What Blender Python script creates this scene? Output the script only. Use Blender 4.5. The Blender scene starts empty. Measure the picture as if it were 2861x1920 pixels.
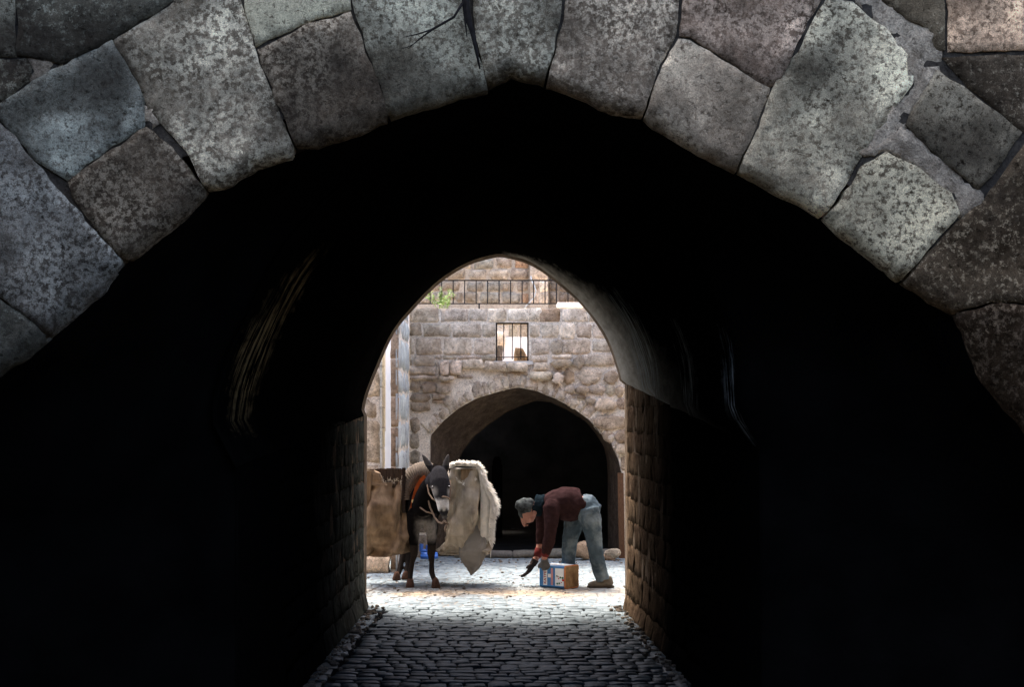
import bpy, bmesh, math, random
import numpy as np
from mathutils import Vector, noise, Matrix
from mathutils.geometry import delaunay_2d_cdt, tessellate_polygon
R = math.radians
random.seed(7)
sc = bpy.context.scene
C = sc.collection

# ------------------------------------------------------------------ camera, sky, sun, exposure
EYE = 1.65
F = 3244.0                                   # focal length in photograph units (photo taken as 2336 wide)
cam_d = bpy.data.cameras.new('camera'); cam = bpy.data.objects.new('camera', cam_d); C.objects.link(cam)
cam.location = (0, 0, EYE); cam.rotation_euler = (R(90), 0, 0)
cam_d.sensor_width = 36; cam_d.lens = 50; cam_d.shift_y = 176/2336
cam_d.clip_start = 0.05; cam_d.clip_end = 400
sc.camera = cam
SUN_EL, SUN_AZ = 66, -28                      # azimuth from +Y (away from the camera) towards +X
w = bpy.data.worlds.new('World'); sc.world = w; w.use_nodes = True
nt = w.node_tree; bg = nt.nodes['Background']
sky = nt.nodes.new('ShaderNodeTexSky'); sky.sky_type = 'NISHITA'; sky.sun_disc = False
sky.sun_elevation = R(SUN_EL); sky.sun_rotation = R(SUN_AZ); sky.air_density = .7; sky.dust_density = 5.0; sky.ozone_density = .9
nt.links.new(sky.outputs[0], bg.inputs[0]); bg.inputs[1].default_value = 0.15
sun_d = bpy.data.lights.new('sun', 'SUN'); sun = bpy.data.objects.new('sun', sun_d); C.objects.link(sun)
sun_d.energy = 1.1; sun_d.angle = R(12); sun_d.color = (1, .95, .87)
sd = Vector((math.sin(R(SUN_AZ))*math.cos(R(SUN_EL)), math.cos(R(SUN_AZ))*math.cos(R(SUN_EL)), math.sin(R(SUN_EL))))
sun.rotation_euler = sd.to_track_quat('Z', 'Y').to_euler()
sc.view_settings.view_transform = 'Standard'; sc.view_settings.look = 'None'
sc.view_settings.gamma = 1.0; sc.view_settings.use_curve_mapping = False
sc.view_settings.exposure = 2.8

# ------------------------------------------------------------------ helpers
def W(xd, yd, y):
    return Vector(((xd-1168)/F*y, y, EYE+(960-yd)/F*y))
def mesh(name, verts, faces):
    me = bpy.data.meshes.new(name); me.from_pydata([tuple(v) for v in verts], [], faces); me.update()
    return me
def link(name, me, mat=None, parent=None, smooth=False, loc=None, color=None):
    o = bpy.data.objects.new(name, me); C.objects.link(o)
    if mat: me.materials.append(mat)
    if parent is not None:
        o.parent = parent
        me.transform(Matrix.Translation(-Vector(parent.location))) if loc is None else None
    if loc is not None: o.location = loc
    if smooth: me.polygons.foreach_set('use_smooth', [True]*len(me.polygons))
    if color: o.color = (*color, 1)
    return o
def tag(o, label=None, cat=None, group=None, kind=None):
    if label: o['label'] = label
    if cat: o['category'] = cat
    if group: o['group'] = group
    if kind: o['kind'] = kind
    return o
def thing(name, label, cat, loc=(0, 0, 0), group=None):
    o = bpy.data.objects.new(name, None); C.objects.link(o); o.location = loc; o.empty_display_size = .1
    return tag(o, label, cat, group)
class MB:
    def __init__(s): s.v = []; s.f = []
    def add(s, v, f):
        b = len(s.v); s.v += [tuple(p) for p in v]; s.f += [tuple(i+b for i in q) for q in f]; return s
    def box(s, a, b, rot=None, piv=None):
        (x0, y0, z0), (x1, y1, z1) = a, b
        v = [Vector(p) for p in ((x0,y0,z0),(x1,y0,z0),(x1,y1,z0),(x0,y1,z0),(x0,y0,z1),(x1,y0,z1),(x1,y1,z1),(x0,y1,z1))]
        if rot is not None:
            piv = Vector(piv) if piv is not None else Vector(((x0+x1)/2,(y0+y1)/2,(z0+z1)/2))
            v = [rot @ (p-piv)+piv for p in v]
        return s.add(v, [(3,2,1,0),(4,5,6,7),(0,1,5,4),(1,2,6,5),(2,3,7,6),(3,0,4,7)])
    def tube(s, pts, rad, n=8, lat=None):
        pts = [Vector(p) for p in pts]; V = []; Fc = []
        m = len(pts); prev = None
        for i, p in enumerate(pts):
            t = (pts[min(i+1, m-1)]-pts[max(i-1, 0)]).normalized()
            if lat is not None: u = Vector(lat); u = (u - t*u.dot(t)).normalized()
            else:
                u = prev if prev is not None else (Vector((0,0,1)) if abs(t.z) < .9 else Vector((1,0,0)))
                u = (u - t*u.dot(t)).normalized(); prev = u
            v = t.cross(u)
            r = rad[i] if isinstance(rad, (list, tuple)) else rad
            ru, rv = r if isinstance(r, (list, tuple)) else (r, r)
            for k in range(n):
                a = 2*math.pi*k/n
                V.append(p + u*math.cos(a)*ru + v*math.sin(a)*rv)
        for i in range(m-1):
            for k in range(n):
                Fc.append((i*n+k, i*n+(k+1) % n, (i+1)*n+(k+1) % n, (i+1)*n+k))
        Fc.append(tuple(reversed(range(n)))); Fc.append(tuple(range((m-1)*n, m*n)))
        return s.add(V, Fc)
    def ball(s, c, r, n=10, rot=None):
        c = Vector(c); r = r if isinstance(r, (list, tuple)) else (r, r, r); V = []; Fc = []
        m = n//2+1
        V.append((0, 0, 1))
        for i in range(1, m):
            th = math.pi*i/m
            for k in range(n):
                a = 2*math.pi*k/n; V.append((math.sin(th)*math.cos(a), math.sin(th)*math.sin(a), math.cos(th)))
        V.append((0, 0, -1))
        for k in range(n): Fc.append((0, 1+k, 1+(k+1) % n))
        for i in range(m-2):
            for k in range(n): Fc.append((1+i*n+k, 1+(i+1)*n+k, 1+(i+1)*n+(k+1) % n, 1+i*n+(k+1) % n))
        e = len(V)-1
        for k in range(n): Fc.append((1+(m-2)*n+k, e, 1+(m-2)*n+(k+1) % n))
        P = []
        for v in V:
            q = Vector((v[0]*r[0], v[1]*r[1], v[2]*r[2]))
            if rot is not None: q = rot @ q
            P.append(q+c)
        return s.add(P, Fc)
    def obj(s, name, mat, parent=None, smooth=False, **k):
        return link(name, mesh(name, s.v, s.f), mat, parent, smooth, **k)
    def blob(s, name, mat, parent=None, voxel=.012, it=6, fac=.5, wr=None):
        me = mesh(name, s.v, s.f); o = bpy.data.objects.new('t', me); C.objects.link(o)
        md = o.modifiers.new('r', 'REMESH'); md.mode = 'VOXEL'; md.voxel_size = voxel
        ms = o.modifiers.new('s', 'SMOOTH'); ms.iterations = it; ms.factor = fac
        dg = bpy.context.evaluated_depsgraph_get(); dg.update()
        m2 = bpy.data.meshes.new_from_object(o.evaluated_get(dg)); m2.name = name
        bpy.data.objects.remove(o); bpy.data.meshes.remove(me)
        if wr:
            co = [v.co.copy() for v in m2.vertices]; no = [v.normal.copy() for v in m2.vertices]
            for v, c, n in zip(m2.vertices, co, no): v.co = c + n*wr(c)
        return link(name, m2, mat, parent, True)

# ------------------------------------------------------------------ materials
class NT:
    def __init__(s, name):
        s.m = bpy.data.materials.new(name); s.m.use_nodes = True; s.t = s.m.node_tree
        s.b = s.t.nodes['Principled BSDF']
    def n(s, typ, **k):
        x = s.t.nodes.new(typ)
        for a, b in k.items():
            if a.startswith('i_'): x.inputs[a[2:].replace('_', ' ')].default_value = b
            else: setattr(x, a, b)
        return x
    def l(s, a, b): s.t.links.new(a, b)
    def pos(s, obj=False):
        return s.n('ShaderNodeTexCoord').outputs['Object'] if obj else s.n('ShaderNodeNewGeometry').outputs['Position']
    def noise(s, vec, scale, detail=4, rough=.55, stretch=None):
        if stretch:
            mp = s.n('ShaderNodeMapping'); mp.inputs['Scale'].default_value = stretch; s.l(vec, mp.inputs[0]); vec = mp.outputs[0]
        x = s.n('ShaderNodeTexNoise'); x.inputs['Scale'].default_value = scale; x.inputs['Detail'].default_value = detail
        x.inputs['Roughness'].default_value = rough; s.l(vec, x.inputs['Vector']); return x.outputs['Fac']
    def ramp(s, fac, stops):
        x = s.n('ShaderNodeValToRGB'); e = x.color_ramp.elements
        while len(e) < len(stops): e.new(.5)
        for q, (p, c) in zip(e, stops):
            q.position = p; q.color = (*c, 1) if isinstance(c, tuple) else (c, c, c, 1)
        s.l(fac, x.inputs[0]); return x.outputs[0]
    def mix(s, a, b, f, mode='MIX'):
        x = s.n('ShaderNodeMix', data_type='RGBA', blend_type=mode)
        for q, v in ((x.inputs[0], f), (x.inputs[6], a), (x.inputs[7], b)):
            if isinstance(v, (int, float)): q.default_value = v if q.type == 'VALUE' else (v, v, v, 1)
            elif isinstance(v, tuple): q.default_value = (*v, 1)
            else: s.l(v, q)
        return x.outputs[2]
    def math(s, op, a, b=0.0):
        x = s.n('ShaderNodeMath', operation=op)
        for q, v in ((x.inputs[0], a), (x.inputs[1], b)):
            if isinstance(v, (int, float)): q.default_value = v
            else: s.l(v, q)
        return x.outputs[0]
    def bump(s, h, strength=.5, dist=.02, prev=None):
        x = s.n('ShaderNodeBump'); x.inputs['Strength'].default_value = strength; x.inputs['Distance'].default_value = dist
        s.l(h, x.inputs['Height'])
        if prev is not None: s.l(prev, x.inputs['Normal'])
        return x.outputs[0]
    def out(s, col, rough=.85, normal=None, spec=.3, matt=0):
        if spec < .15:                     # matt things: cloth, coat, dry stone, painted shade
            d = s.n('ShaderNodeBsdfDiffuse'); d.inputs['Roughness'].default_value = .6
            if isinstance(col, tuple): d.inputs['Color'].default_value = (*col, 1)
            else: s.l(col, d.inputs['Color'])
            if normal is not None: s.l(normal, d.inputs['Normal'])
            s.t.nodes.remove(s.b); s.l(d.outputs[0], s.t.nodes['Material Output'].inputs['Surface']); return s.m
        for q, v in ((s.b.inputs['Base Color'], col), (s.b.inputs['Roughness'], rough)):
            if isinstance(v, tuple): q.default_value = (*v, 1)
            elif isinstance(v, (int, float)): q.default_value = v
            else: s.l(v, q)
        if normal is not None: s.l(normal, s.b.inputs['Normal'])
        s.b.inputs['Specular IOR Level'].default_value = spec
        if matt:
            d = s.n('ShaderNodeBsdfDiffuse'); mx = s.n('ShaderNodeMixShader'); mx.inputs[0].default_value = matt
            s.l(col, d.inputs['Color']); s.l(normal, d.inputs['Normal']); s.l(s.b.outputs[0], mx.inputs[1]); s.l(d.outputs[0], mx.inputs[2])
            s.l(mx.outputs[0], s.t.nodes['Material Output'].inputs['Surface'])
        return s.m

def m_plain(name, col, rough=.8, var=.25, vs=20, bs=60, bstr=.25, bd=.004, spec=.12, obj=True, stretch=None, dirt=None):
    t = NT(name); p = t.pos(obj)
    nz = t.noise(p, vs, 5, .6, stretch)
    c = t.mix(tuple(x*(1-var) for x in col), tuple(min(1, x*(1+var)) for x in col), t.ramp(nz, [(.3, 0.), (.7, 1.)]))
    if dirt:
        c = t.mix(c, dirt[0], t.ramp(t.noise(p, dirt[1], 4, .6), [(dirt[2], 0.), (dirt[2]+.2, 1.)]))
    return t.out(c, rough, t.bump(t.noise(p, bs, 4, .6, stretch), bstr, bd), spec)

def m_stone(name, dark, light, scale=6, pits=.5, stain=(.12,.09,.07), stain_amt=.5, bd=.02, stretch=None, lich=None, pit_scale=28, bstr=.8, painted_shade=None, grain=0, vein=0):
    """weathered masonry: the object's own colour tints it, noise mottles it, lichen and dark stains lie over it"""
    t = NT(name); p = t.pos()
    oi = t.n('ShaderNodeObjectInfo')
    off = t.n('ShaderNodeVectorMath', operation='ADD'); t.l(p, off.inputs[0])
    sc_ = t.math('MULTIPLY', oi.outputs['Random'], 37.0); cx = t.n('ShaderNodeCombineXYZ'); t.l(sc_, cx.inputs[0]); t.l(sc_, cx.inputs[2]); t.l(cx.outputs[0], off.inputs[1])
    q = off.outputs[0]
    n1 = t.noise(q, scale, 8, .68, stretch); n2 = t.noise(q, scale*5.5, 6, .7, stretch); n3 = t.noise(q, pit_scale, 5, .62); n4 = t.noise(p, 1.7, 5, .6)
    c = t.mix(dark, light, t.ramp(n1, [(.33, 0.), (.68, 1.)]))
    c = t.mix(c, t.ramp(n2, [(.3, (.45, .45, .45)), (.5, (1., 1., 1.)), (.75, (1.35, 1.33, 1.3))]), .8, 'MULTIPLY')
    if lich:
        lm = t.ramp(t.math('ADD', t.noise(q, lich[1], 9, .75), t.math('MULTIPLY', t.math('SUBTRACT', oi.outputs['Random'], .45), .16)), [(lich[2], 0.), (lich[2]+.07, 1.)])
        lm = t.mix(0.0, lm, t.ramp(t.noise(p, 1.6, 5, .65), [(.40, .12), (.62, 1.)]))
        c = t.mix(c, lich[0], lm)
    if lich: c = t.mix(c, t.ramp(t.noise(q, 2.3, 7, .68), [(.32, .28), (.5, .95), (.68, 1.35)]), .9, 'MULTIPLY')
    if grain: c = t.mix(c, t.ramp(t.noise(p, grain, 3, .8), [(.3, .35), (.5, 1.), (.7, 1.7)]), .85, 'MULTIPLY')
    if vein:
        vn = t.math('ABSOLUTE', t.math('SUBTRACT', t.noise(q, 9, 7, .72), .5))
        vm = t.math('MULTIPLY', t.ramp(vn, [(0., 1.), (.03, 0.)]), t.ramp(t.noise(q, 5, 3, .5), [(.45, 0.), (.6, .75)]))
        c = t.mix(c, (.10,.065,.04), vm)
        c = t.mix(c, t.ramp(t.noise(q, 130, 3, .8), [(.3, .55), (.5, 1.), (.7, 1.4)]), .8, 'MULTIPLY')
    c = t.mix(c, oi.outputs['Color'], 1.0, 'MULTIPLY')
    c = t.mix(c, stain, t.math('MULTIPLY', t.ramp(n4, [(.5, 0.), (.72, 1.)]), stain_amt))
    if painted_shade:
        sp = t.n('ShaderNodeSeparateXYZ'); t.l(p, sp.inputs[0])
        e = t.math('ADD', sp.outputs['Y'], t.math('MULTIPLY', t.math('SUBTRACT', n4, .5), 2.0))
        mr = t.n('ShaderNodeMapRange'); t.l(e, mr.inputs[0]); mr.inputs[1].default_value = painted_shade[1]; mr.inputs[2].default_value = painted_shade[0]
        c = t.mix(c, (.006,.0056,.005), mr.outputs[0])  # passage shade painted into the colour, deepening away from the courtyard
    pm = t.ramp(n3, [(.28, 0.), (.42, 1.)])
    c = t.mix(c, t.mix(c, .35, 1.0, 'MULTIPLY'), t.math('MULTIPLY', t.math('SUBTRACT', 1.0, pm), pits))
    h = t.math('ADD', t.math('MULTIPLY', n2, .5), t.math('MULTIPLY', pm, .6*pits))
    nb = t.bump(t.math('ADD', h, t.math('MULTIPLY', n1, .8)), bstr, bd)
    return t.out(c, .92, nb, .02)

M = {}
M['arch_stone'] = m_stone('near_arch_stone', (.095,.074,.050), (.38,.315,.225), 4, .95, (.028,.022,.016), .85, .032, lich=((.97,.87,.64), 38, .475), pit_scale=36, grain=210, bstr=.65)
M['mortar_near'] = m_stone('near_mortar', (.24,.20,.15), (.62,.55,.44), 11, .7, (.08,.065,.05), .6, .03, grain=170)
M['joint_near'] = m_stone('near_joint', (.03,.025,.02), (.10,.085,.065), 14, .4, (.03,.03,.03), .5, .02)
M['wall_stone'] = m_stone('courtyard_stone', (.31,.255,.19), (.76,.665,.54), 6, .75, (.20,.125,.07), .6, .014, pit_scale=26, vein=1, bstr=.55)
M['wall_mortar'] = m_stone('courtyard_mortar', (.60,.51,.405), (.84,.75,.62), 9, .4, (.24,.17,.11), .5, .016, vein=1)
M['upper_mortar'] = m_stone('upper_mortar', (.40,.325,.245), (.54,.45,.35), 8, .25, (.30,.24,.19), .3, .006)
M['pier_stone'] = m_stone('pier_stone', (.33,.32,.29), (.58,.57,.53), 7, .3, (.2,.18,.16), .4, .010)
M['tunnel_stone'] = m_stone('passage_stone', (.11,.078,.052), (.36,.27,.19), 9, .6, (.04,.03,.025), .4, .045, stretch=(1, 1, .28), pit_scale=18, bstr=1.0, painted_shade=(9.7, 12.35))
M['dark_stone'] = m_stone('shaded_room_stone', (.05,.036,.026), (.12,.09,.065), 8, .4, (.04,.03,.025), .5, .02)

# ------------------------------------------------------------------ stones
def inset(poly, g):
    n = len(poly); out = []
    a = sum(poly[i][0]*poly[(i+1) % n][1]-poly[(i+1) % n][0]*poly[i][1] for i in range(n))
    if a < 0: poly = poly[::-1]
    for i in range(n):
        p0, p, p1 = (Vector(poly[(i+k) % n]) for k in (-1, 0, 1))
        d0 = (p-p0).normalized(); d1 = (p1-p).normalized()
        n0 = Vector((-d0.y, d0.x)); n1 = Vector((-d1.y, d1.x)); b = n0+n1
        if b.length < .2: b = n0
        b = b.normalized(); k = g/max(.5, b.dot(n0))
        out.append(p+b*k)
    return out
def roundrect(x0, y0, x1, y1, r=.25):
    """outline of a block with clipped corners and slightly crooked sides, rows given in any unit"""
    j = lambda s: random.uniform(-s, s)
    wx, hy = abs(x1-x0), abs(y1-y0); c = min(wx, hy)*r; q = min(wx, hy)*(.03+.22*r)
    return [(x0+c+j(q), y0+j(q)), ((x0+x1)/2, y0+j(q)), (x1-c+j(q), y0+j(q)), (x1+j(q), y0+c), (x1+j(q), (y0+y1)/2), (x1+j(q), y1-c),
            (x1-c, y1+j(q)), ((x0+x1)/2, y1+j(q)), (x0+c, y1+j(q)), (x0+j(q), y1-c), (x0+j(q), (y0+y1)/2), (x0+j(q), y0+c)]
def stone(name, poly, mapf, parent, mat, gap=.006, sp=.06, depth=.15, rnd=.02, amp=.006, edge=.004, nscale=6, color=None, proud=0., back=None):
    """one block: outline poly in (u, v) metres, mapf(u, v, d) gives the point d metres in front of the wall face"""
    seed = Vector((random.random()*50, random.random()*50, random.random()*50))
    P = inset([tuple(p) for p in poly], gap)
    B = []
    n = len(P)
    for i in range(n):
        a, b = P[i], P[(i+1) % n]; k = max(1, round((b-a).length/sp))
        for s in range(k):
            p = a.lerp(b, s/k)
            q = noise.noise_vector(Vector((p.x, p.y, 0))*nscale*2.5+seed)
            B.append(p+Vector((q.x, q.y))*edge*2)
    nb = len(B); Bn = np.array([(b.x, b.y) for b in B]); En = np.roll(Bn, -1, 0)
    lo, hi = Bn.min(0), Bn.max(0)
    cand = []
    y = lo[1]+sp*.6
    while y < hi[1]:
        x = lo[0]+sp*.6
        while x < hi[0]:
            cand.append((x+random.uniform(-.2, .2)*sp, y+random.uniform(-.2, .2)*sp)); x += sp
        y += sp
    def dist(pts):
        pts = np.asarray(pts, float).reshape(-1, 1, 2); d = En-Bn; t = ((pts-Bn)*d).sum(2)/np.maximum((d*d).sum(1), 1e-12)
        t = np.clip(t, 0, 1)[..., None]; return np.sqrt((((Bn+t*d)-pts)**2).sum(2)).min(1)
    pts = list(B)
    if cand:
        cn = np.array(cand); x, yv = cn[:, :1], cn[:, 1:]
        cr = ((Bn[:, 1] > yv) != (En[:, 1] > yv)) & (x < (En[:, 0]-Bn[:, 0])*(yv-Bn[:, 1])/np.where(En[:, 1] == Bn[:, 1], 1e-9, En[:, 1]-Bn[:, 1])+Bn[:, 0])
        ins = cr.sum(1) % 2 == 1; dd = dist(cn)
        pts += [Vector(c) for c, i, d in zip(cand, ins, dd) if i and d > sp*.55]
    # a ring just inside the edge carries the worn arris
    vs, es, fs, ov, oe, of = delaunay_2d_cdt([Vector((p[0], p[1])) for p in pts], [], [list(range(nb))], 1, 1e-6)
    dd = dist([(v[0], v[1]) for v in vs])
    V = []; bmap = {}
    for i, v in enumerate(vs):
        d = dd[i]; e = max(0, 1-d/max(rnd*1.6, 1e-6))
        h = proud-rnd*e*e
        q = Vector((v[0], v[1], 0))
        h += amp*(noise.fractal(q*nscale+seed, .8, 2.1, 4)) if amp else 0
        if back: h -= back(v[0], v[1])
        V.append(mapf(v[0], v[1], h))
        for o_ in ov[i]:
            if o_ < nb: bmap[o_] = i
    Fc = [tuple(f) for f in fs]
    base = len(V); idx = [bmap.get(i) for i in range(nb)]
    if None not in idx:
        for i in range(nb): v = vs[idx[i]]; V.append(mapf(v[0], v[1], -depth))
        for i in range(nb):
            j = (i+1) % nb; Fc.append((idx[j], idx[i], base+i, base+j))
    me = mesh(name, V, Fc)
    bm = bmesh.new(); bm.from_mesh(me); bmesh.ops.recalc_face_normals(bm, faces=bm.faces); bm.to_mesh(me); bm.free()
    return link(name, me, mat, parent, True, color=color)
def slab(name, outer, holes, mapf, d0, d1, mat, parent=None, **k):
    """a wall slab with holes: outlines in (u, v), from d0 to d1 metres in front of the face"""
    loops = [outer]+holes; flat = [p for l in loops for p in l]
    tris = tessellate_polygon([[Vector((p[0], p[1], 0)) for p in l] for l in loops])
    n = len(flat); V = [mapf(p[0], p[1], d0) for p in flat]+[mapf(p[0], p[1], d1) for p in flat]
    Fc = [tuple(t) for t in tris]+[tuple(i+n for i in reversed(t)) for t in tris]
    b = 0
    for l in loops:
        m = len(l)
        for i in range(m): Fc.append((b+i, b+(i+1) % m, n+b+(i+1) % m, n+b+i))
        b += m
    me = mesh(name, V, Fc); bm = bmesh.new(); bm.from_mesh(me); bmesh.ops.recalc_face_normals(bm, faces=bm.faces); bm.to_mesh(me); bm.free()
    return link(name, me, mat, parent, **k)
def facing(y):            # wall face turned to the camera at depth y; u = x, v = z
    return lambda u, v, d: Vector((u, y-d, v))
def jit(c, s=.08, hue=.014):
    k = 1+random.uniform(-s, s); return tuple(max(0, x*k*(1+random.uniform(-hue, hue))) for x in c)

# ------------------------------------------------------------------ ground
m_g = m_plain('ground_dirt', (.028,.027,.025), .95, .3, 6, 40, .5, .01, obj=False)
g = MB(); g.add([(-40,-40,-.035),(40,-40,-.035),(40,60,-.035),(-40,60,-.035)], [(0,1,2,3)])
ground = tag(g.obj('ground', m_g), kind='structure')

def m_sett():
    t = NT('setts'); p = t.pos(); oi = t.n('ShaderNodeObjectInfo')
    n1 = t.noise(p, 9, 5, .6); n2 = t.noise(p, 55, 5, .65)
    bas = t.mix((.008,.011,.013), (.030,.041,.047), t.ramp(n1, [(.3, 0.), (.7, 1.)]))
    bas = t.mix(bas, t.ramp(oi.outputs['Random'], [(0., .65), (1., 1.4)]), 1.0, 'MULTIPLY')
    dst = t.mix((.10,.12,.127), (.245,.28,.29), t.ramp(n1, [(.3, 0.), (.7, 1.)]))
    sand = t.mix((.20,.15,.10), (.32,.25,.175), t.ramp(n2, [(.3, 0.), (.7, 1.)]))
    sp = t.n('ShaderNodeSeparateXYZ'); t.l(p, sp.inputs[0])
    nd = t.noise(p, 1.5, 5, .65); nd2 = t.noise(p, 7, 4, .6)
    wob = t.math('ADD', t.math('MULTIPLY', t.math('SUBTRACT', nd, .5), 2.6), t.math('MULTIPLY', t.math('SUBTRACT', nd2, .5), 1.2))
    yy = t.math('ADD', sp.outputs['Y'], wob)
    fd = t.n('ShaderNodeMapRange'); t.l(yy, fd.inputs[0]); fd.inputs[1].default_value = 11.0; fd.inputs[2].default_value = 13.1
    c = t.mix(bas, dst, fd.outputs[0])  # shade of the passage painted in: dark setts inside, dusty pale ones outside
    # blown sand by the mouth of the passage
    dx = t.math('ABSOLUTE', t.math('SUBTRACT', t.math('ADD', sp.outputs['Y'], t.math('MULTIPLY', wob, .25)), 13.65))
    sm = t.n('ShaderNodeMapRange'); t.l(dx, sm.inputs[0]); sm.inputs[1].default_value = .55; sm.inputs[2].default_value = .1
    c = t.mix(c, sand, t.math('MULTIPLY', sm.outputs[0], t.ramp(nd, [(.35, 0.), (.55, .9)])))
    rg = t.n('ShaderNodeMapRange'); t.l(fd.outputs[0], rg.inputs[0]); rg.inputs[3].default_value = .45; rg.inputs[4].default_value = .9
    return t.out(c, rg.outputs[0], t.bump(n2, .5, .008), .3, .72)
M['sett'] = m_sett()
def sett_geo(wx, ly, h, rs):
    """a worn cube of paving: eight-sided outline, rounded shoulders, low crown"""
    V = []; Fc = []
    c = .14*min(wx, ly)
    o = [(-wx/2+c,-ly/2),(wx/2-c,-ly/2),(wx/2,-ly/2+c),(wx/2,ly/2-c),(wx/2-c,ly/2),(-wx/2+c,ly/2),(-wx/2,ly/2-c),(-wx/2,-ly/2+c)]
    o = [(x+rs.uniform(-.09, .09)*wx, y+rs.uniform(-.09, .09)*ly) for x, y in o]
    for s, z in ((1, -.06), (1, -h*.9), (.9, -h*.15)):
        for x, y in o: V.append((x*s, y*s, z+(rs.uniform(-.002, .002) if s < 1 else 0)))
    V.append((rs.uniform(-.1,.1)*wx, rs.uniform(-.1,.1)*ly, .002))
    for r in range(2):
        for k in range(8): Fc.append((r*8+k, r*8+(k+1) % 8, (r+1)*8+(k+1) % 8, (r+1)*8+k))
    for k in range(8): Fc.append((16+k, 16+(k+1) % 8, 24))
    return V, Fc
rs = random.Random(3)
protos = []
for k in range(8):
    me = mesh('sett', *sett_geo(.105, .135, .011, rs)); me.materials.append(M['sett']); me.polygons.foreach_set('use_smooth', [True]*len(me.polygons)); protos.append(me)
def lx(y): return -1.30-.012*(12.45-y)          # passage walls
def rx(y): return 1.005+.041*(12.6-y)
spots = []
y = 8.5
while y < 17.2:
    ly = rs.uniform(.085, .135)*(1 if y > 12.6 else 1.05)
    inside = y < 12.5
    x0, x1 = (lx(y)+.17, rx(y)-.15) if inside else (-2.6, 3.4)
    x = x0+rs.uniform(0, .05)
    while x < x1:
        wx = rs.uniform(.075, .175)
        spots.append((x+wx/2, y+ly/2+rs.uniform(-.012, .012)+.03*math.sin(x*2.1+y), wx, ly, 0))
        x += wx+rs.uniform(.002, .008)
    y += ly+rs.uniform(.002, .008)
y = 8.5
while y < 12.5:                                   # edge courses laid lengthwise along the walls
    L = rs.uniform(.2, .3)
    spots.append((lx(y)+.085, y+L/2, .15, L, 1)); y += L+.008
y = 8.5
while y < 12.5:
    L = rs.uniform(.2, .3)
    spots.append((rx(y)-.075, y+L/2, .13, L, 1)); y += L+.008
vis = [s for s in spots if s[1] > 8.7]
vis.sort(key=lambda s: s[1]); near = set(map(id, vis[:296]))
rest = MB()
for s in spots:
    sx, sy, wx, ly, k = s
    z = rs.uniform(-.005, .005)*(1 if sy < 12.8 else .5); tilt = (rs.uniform(-.045, .045), rs.uniform(-.03, .03)); tz = rs.uniform(-.11, .11)
    if id(s) in near:
        o = bpy.data.objects.new('kerb_sett' if k else 'sett', rs.choice(protos)); C.objects.link(o); o.parent = ground
        o.location = (sx, sy, z); o.scale = (wx/.105, ly/.135, 1); o.rotation_euler = (*tilt, tz)
    else:
        V, Fc = sett_geo(wx, ly,   .011 if sy < 12.6 else .009, rs)
        mt = Matrix.Rotation(tz, 3, 'Z') @ Matrix.Rotation(tilt[0]*.6, 3, 'X') @ Matrix.Rotation(tilt[1]*.6, 3, 'Y')
        rest.add([mt @ Vector(v)+Vector((sx, sy, z)) for v in V], Fc)
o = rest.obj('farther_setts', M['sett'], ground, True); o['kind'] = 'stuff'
# silt that fills the joints: a sheet a little below the crowns
for (a, b, c_, d_, zz) in ((-1.6, 8.4, 1.5, 12.6, -.0105), (-2.6, 12.6, 3.4, 17.3, -.006)):  # inner sheet darker, the passage shade painted in
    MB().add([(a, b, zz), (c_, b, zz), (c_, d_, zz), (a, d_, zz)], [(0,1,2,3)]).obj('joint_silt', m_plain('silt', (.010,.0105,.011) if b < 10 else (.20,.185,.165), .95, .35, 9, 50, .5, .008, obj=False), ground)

# ------------------------------------------------------------------ near archway (plane y = 6)
YN = 6.0
def P6(l): return [(W(x, y, YN).x, W(x, y, YN).z) for x, y in l]
edge = [(-420,1180),(-250,1040),(-120,935),(0,845),(50,815),(100,770),(160,715),(225,660),(290,590),(350,545),(420,490),(465,432),(520,415),(580,378),(660,355),(720,330),(800,300),(880,270),(960,242),(1050,212),(1110,196),(1135,182),(1168,165),(1210,178),(1245,188),(1290,200),(1340,222),(1400,252),(1465,262),(1520,300),(1600,345),(1680,390),(1760,425),(1840,470),(1880,492),(1940,545),(2000,590),(2060,640),(2130,685),(2180,712),(2212,755),(2245,850),(2295,920),(2345,975),(2450,1100),(2560,1240)]
edgeW = P6(edge); eN = np.array(edgeW)
def edge_dist(u, v):
    a, b = eN[:-1], eN[1:]; d = b-a; t = np.clip((((u, v)-a)*d).sum(1)/(d*d).sum(1), 0, 1)[:, None]
    return float(np.sqrt((((a+t*d)-(u, v))**2).sum(1).min()))
arch = thing('stone_archway', 'dark pointed archway of large pitted stone blocks framing the view', 'archway', (0, YN, 0))
def worn(u, v):
    r = .075+.05*noise.noise(Vector((u*3, v*3, 1))); d = edge_dist(u, v)+.008*noise.noise(Vector((u*16, v*16, 4)))
    return 0 if d > r else .07*(1-math.sqrt(max(0, 1-(1-max(d, 0)/r)**2)))
blue, grey, lite, brown, pink, dark, cream = (.72,.80,.86), (.72,.74,.72), (1.12,1.10,1.02), (.66,.58,.50), (1.0,.84,.78), (.36,.34,.31), (1.7,1.35,1.12)
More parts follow.
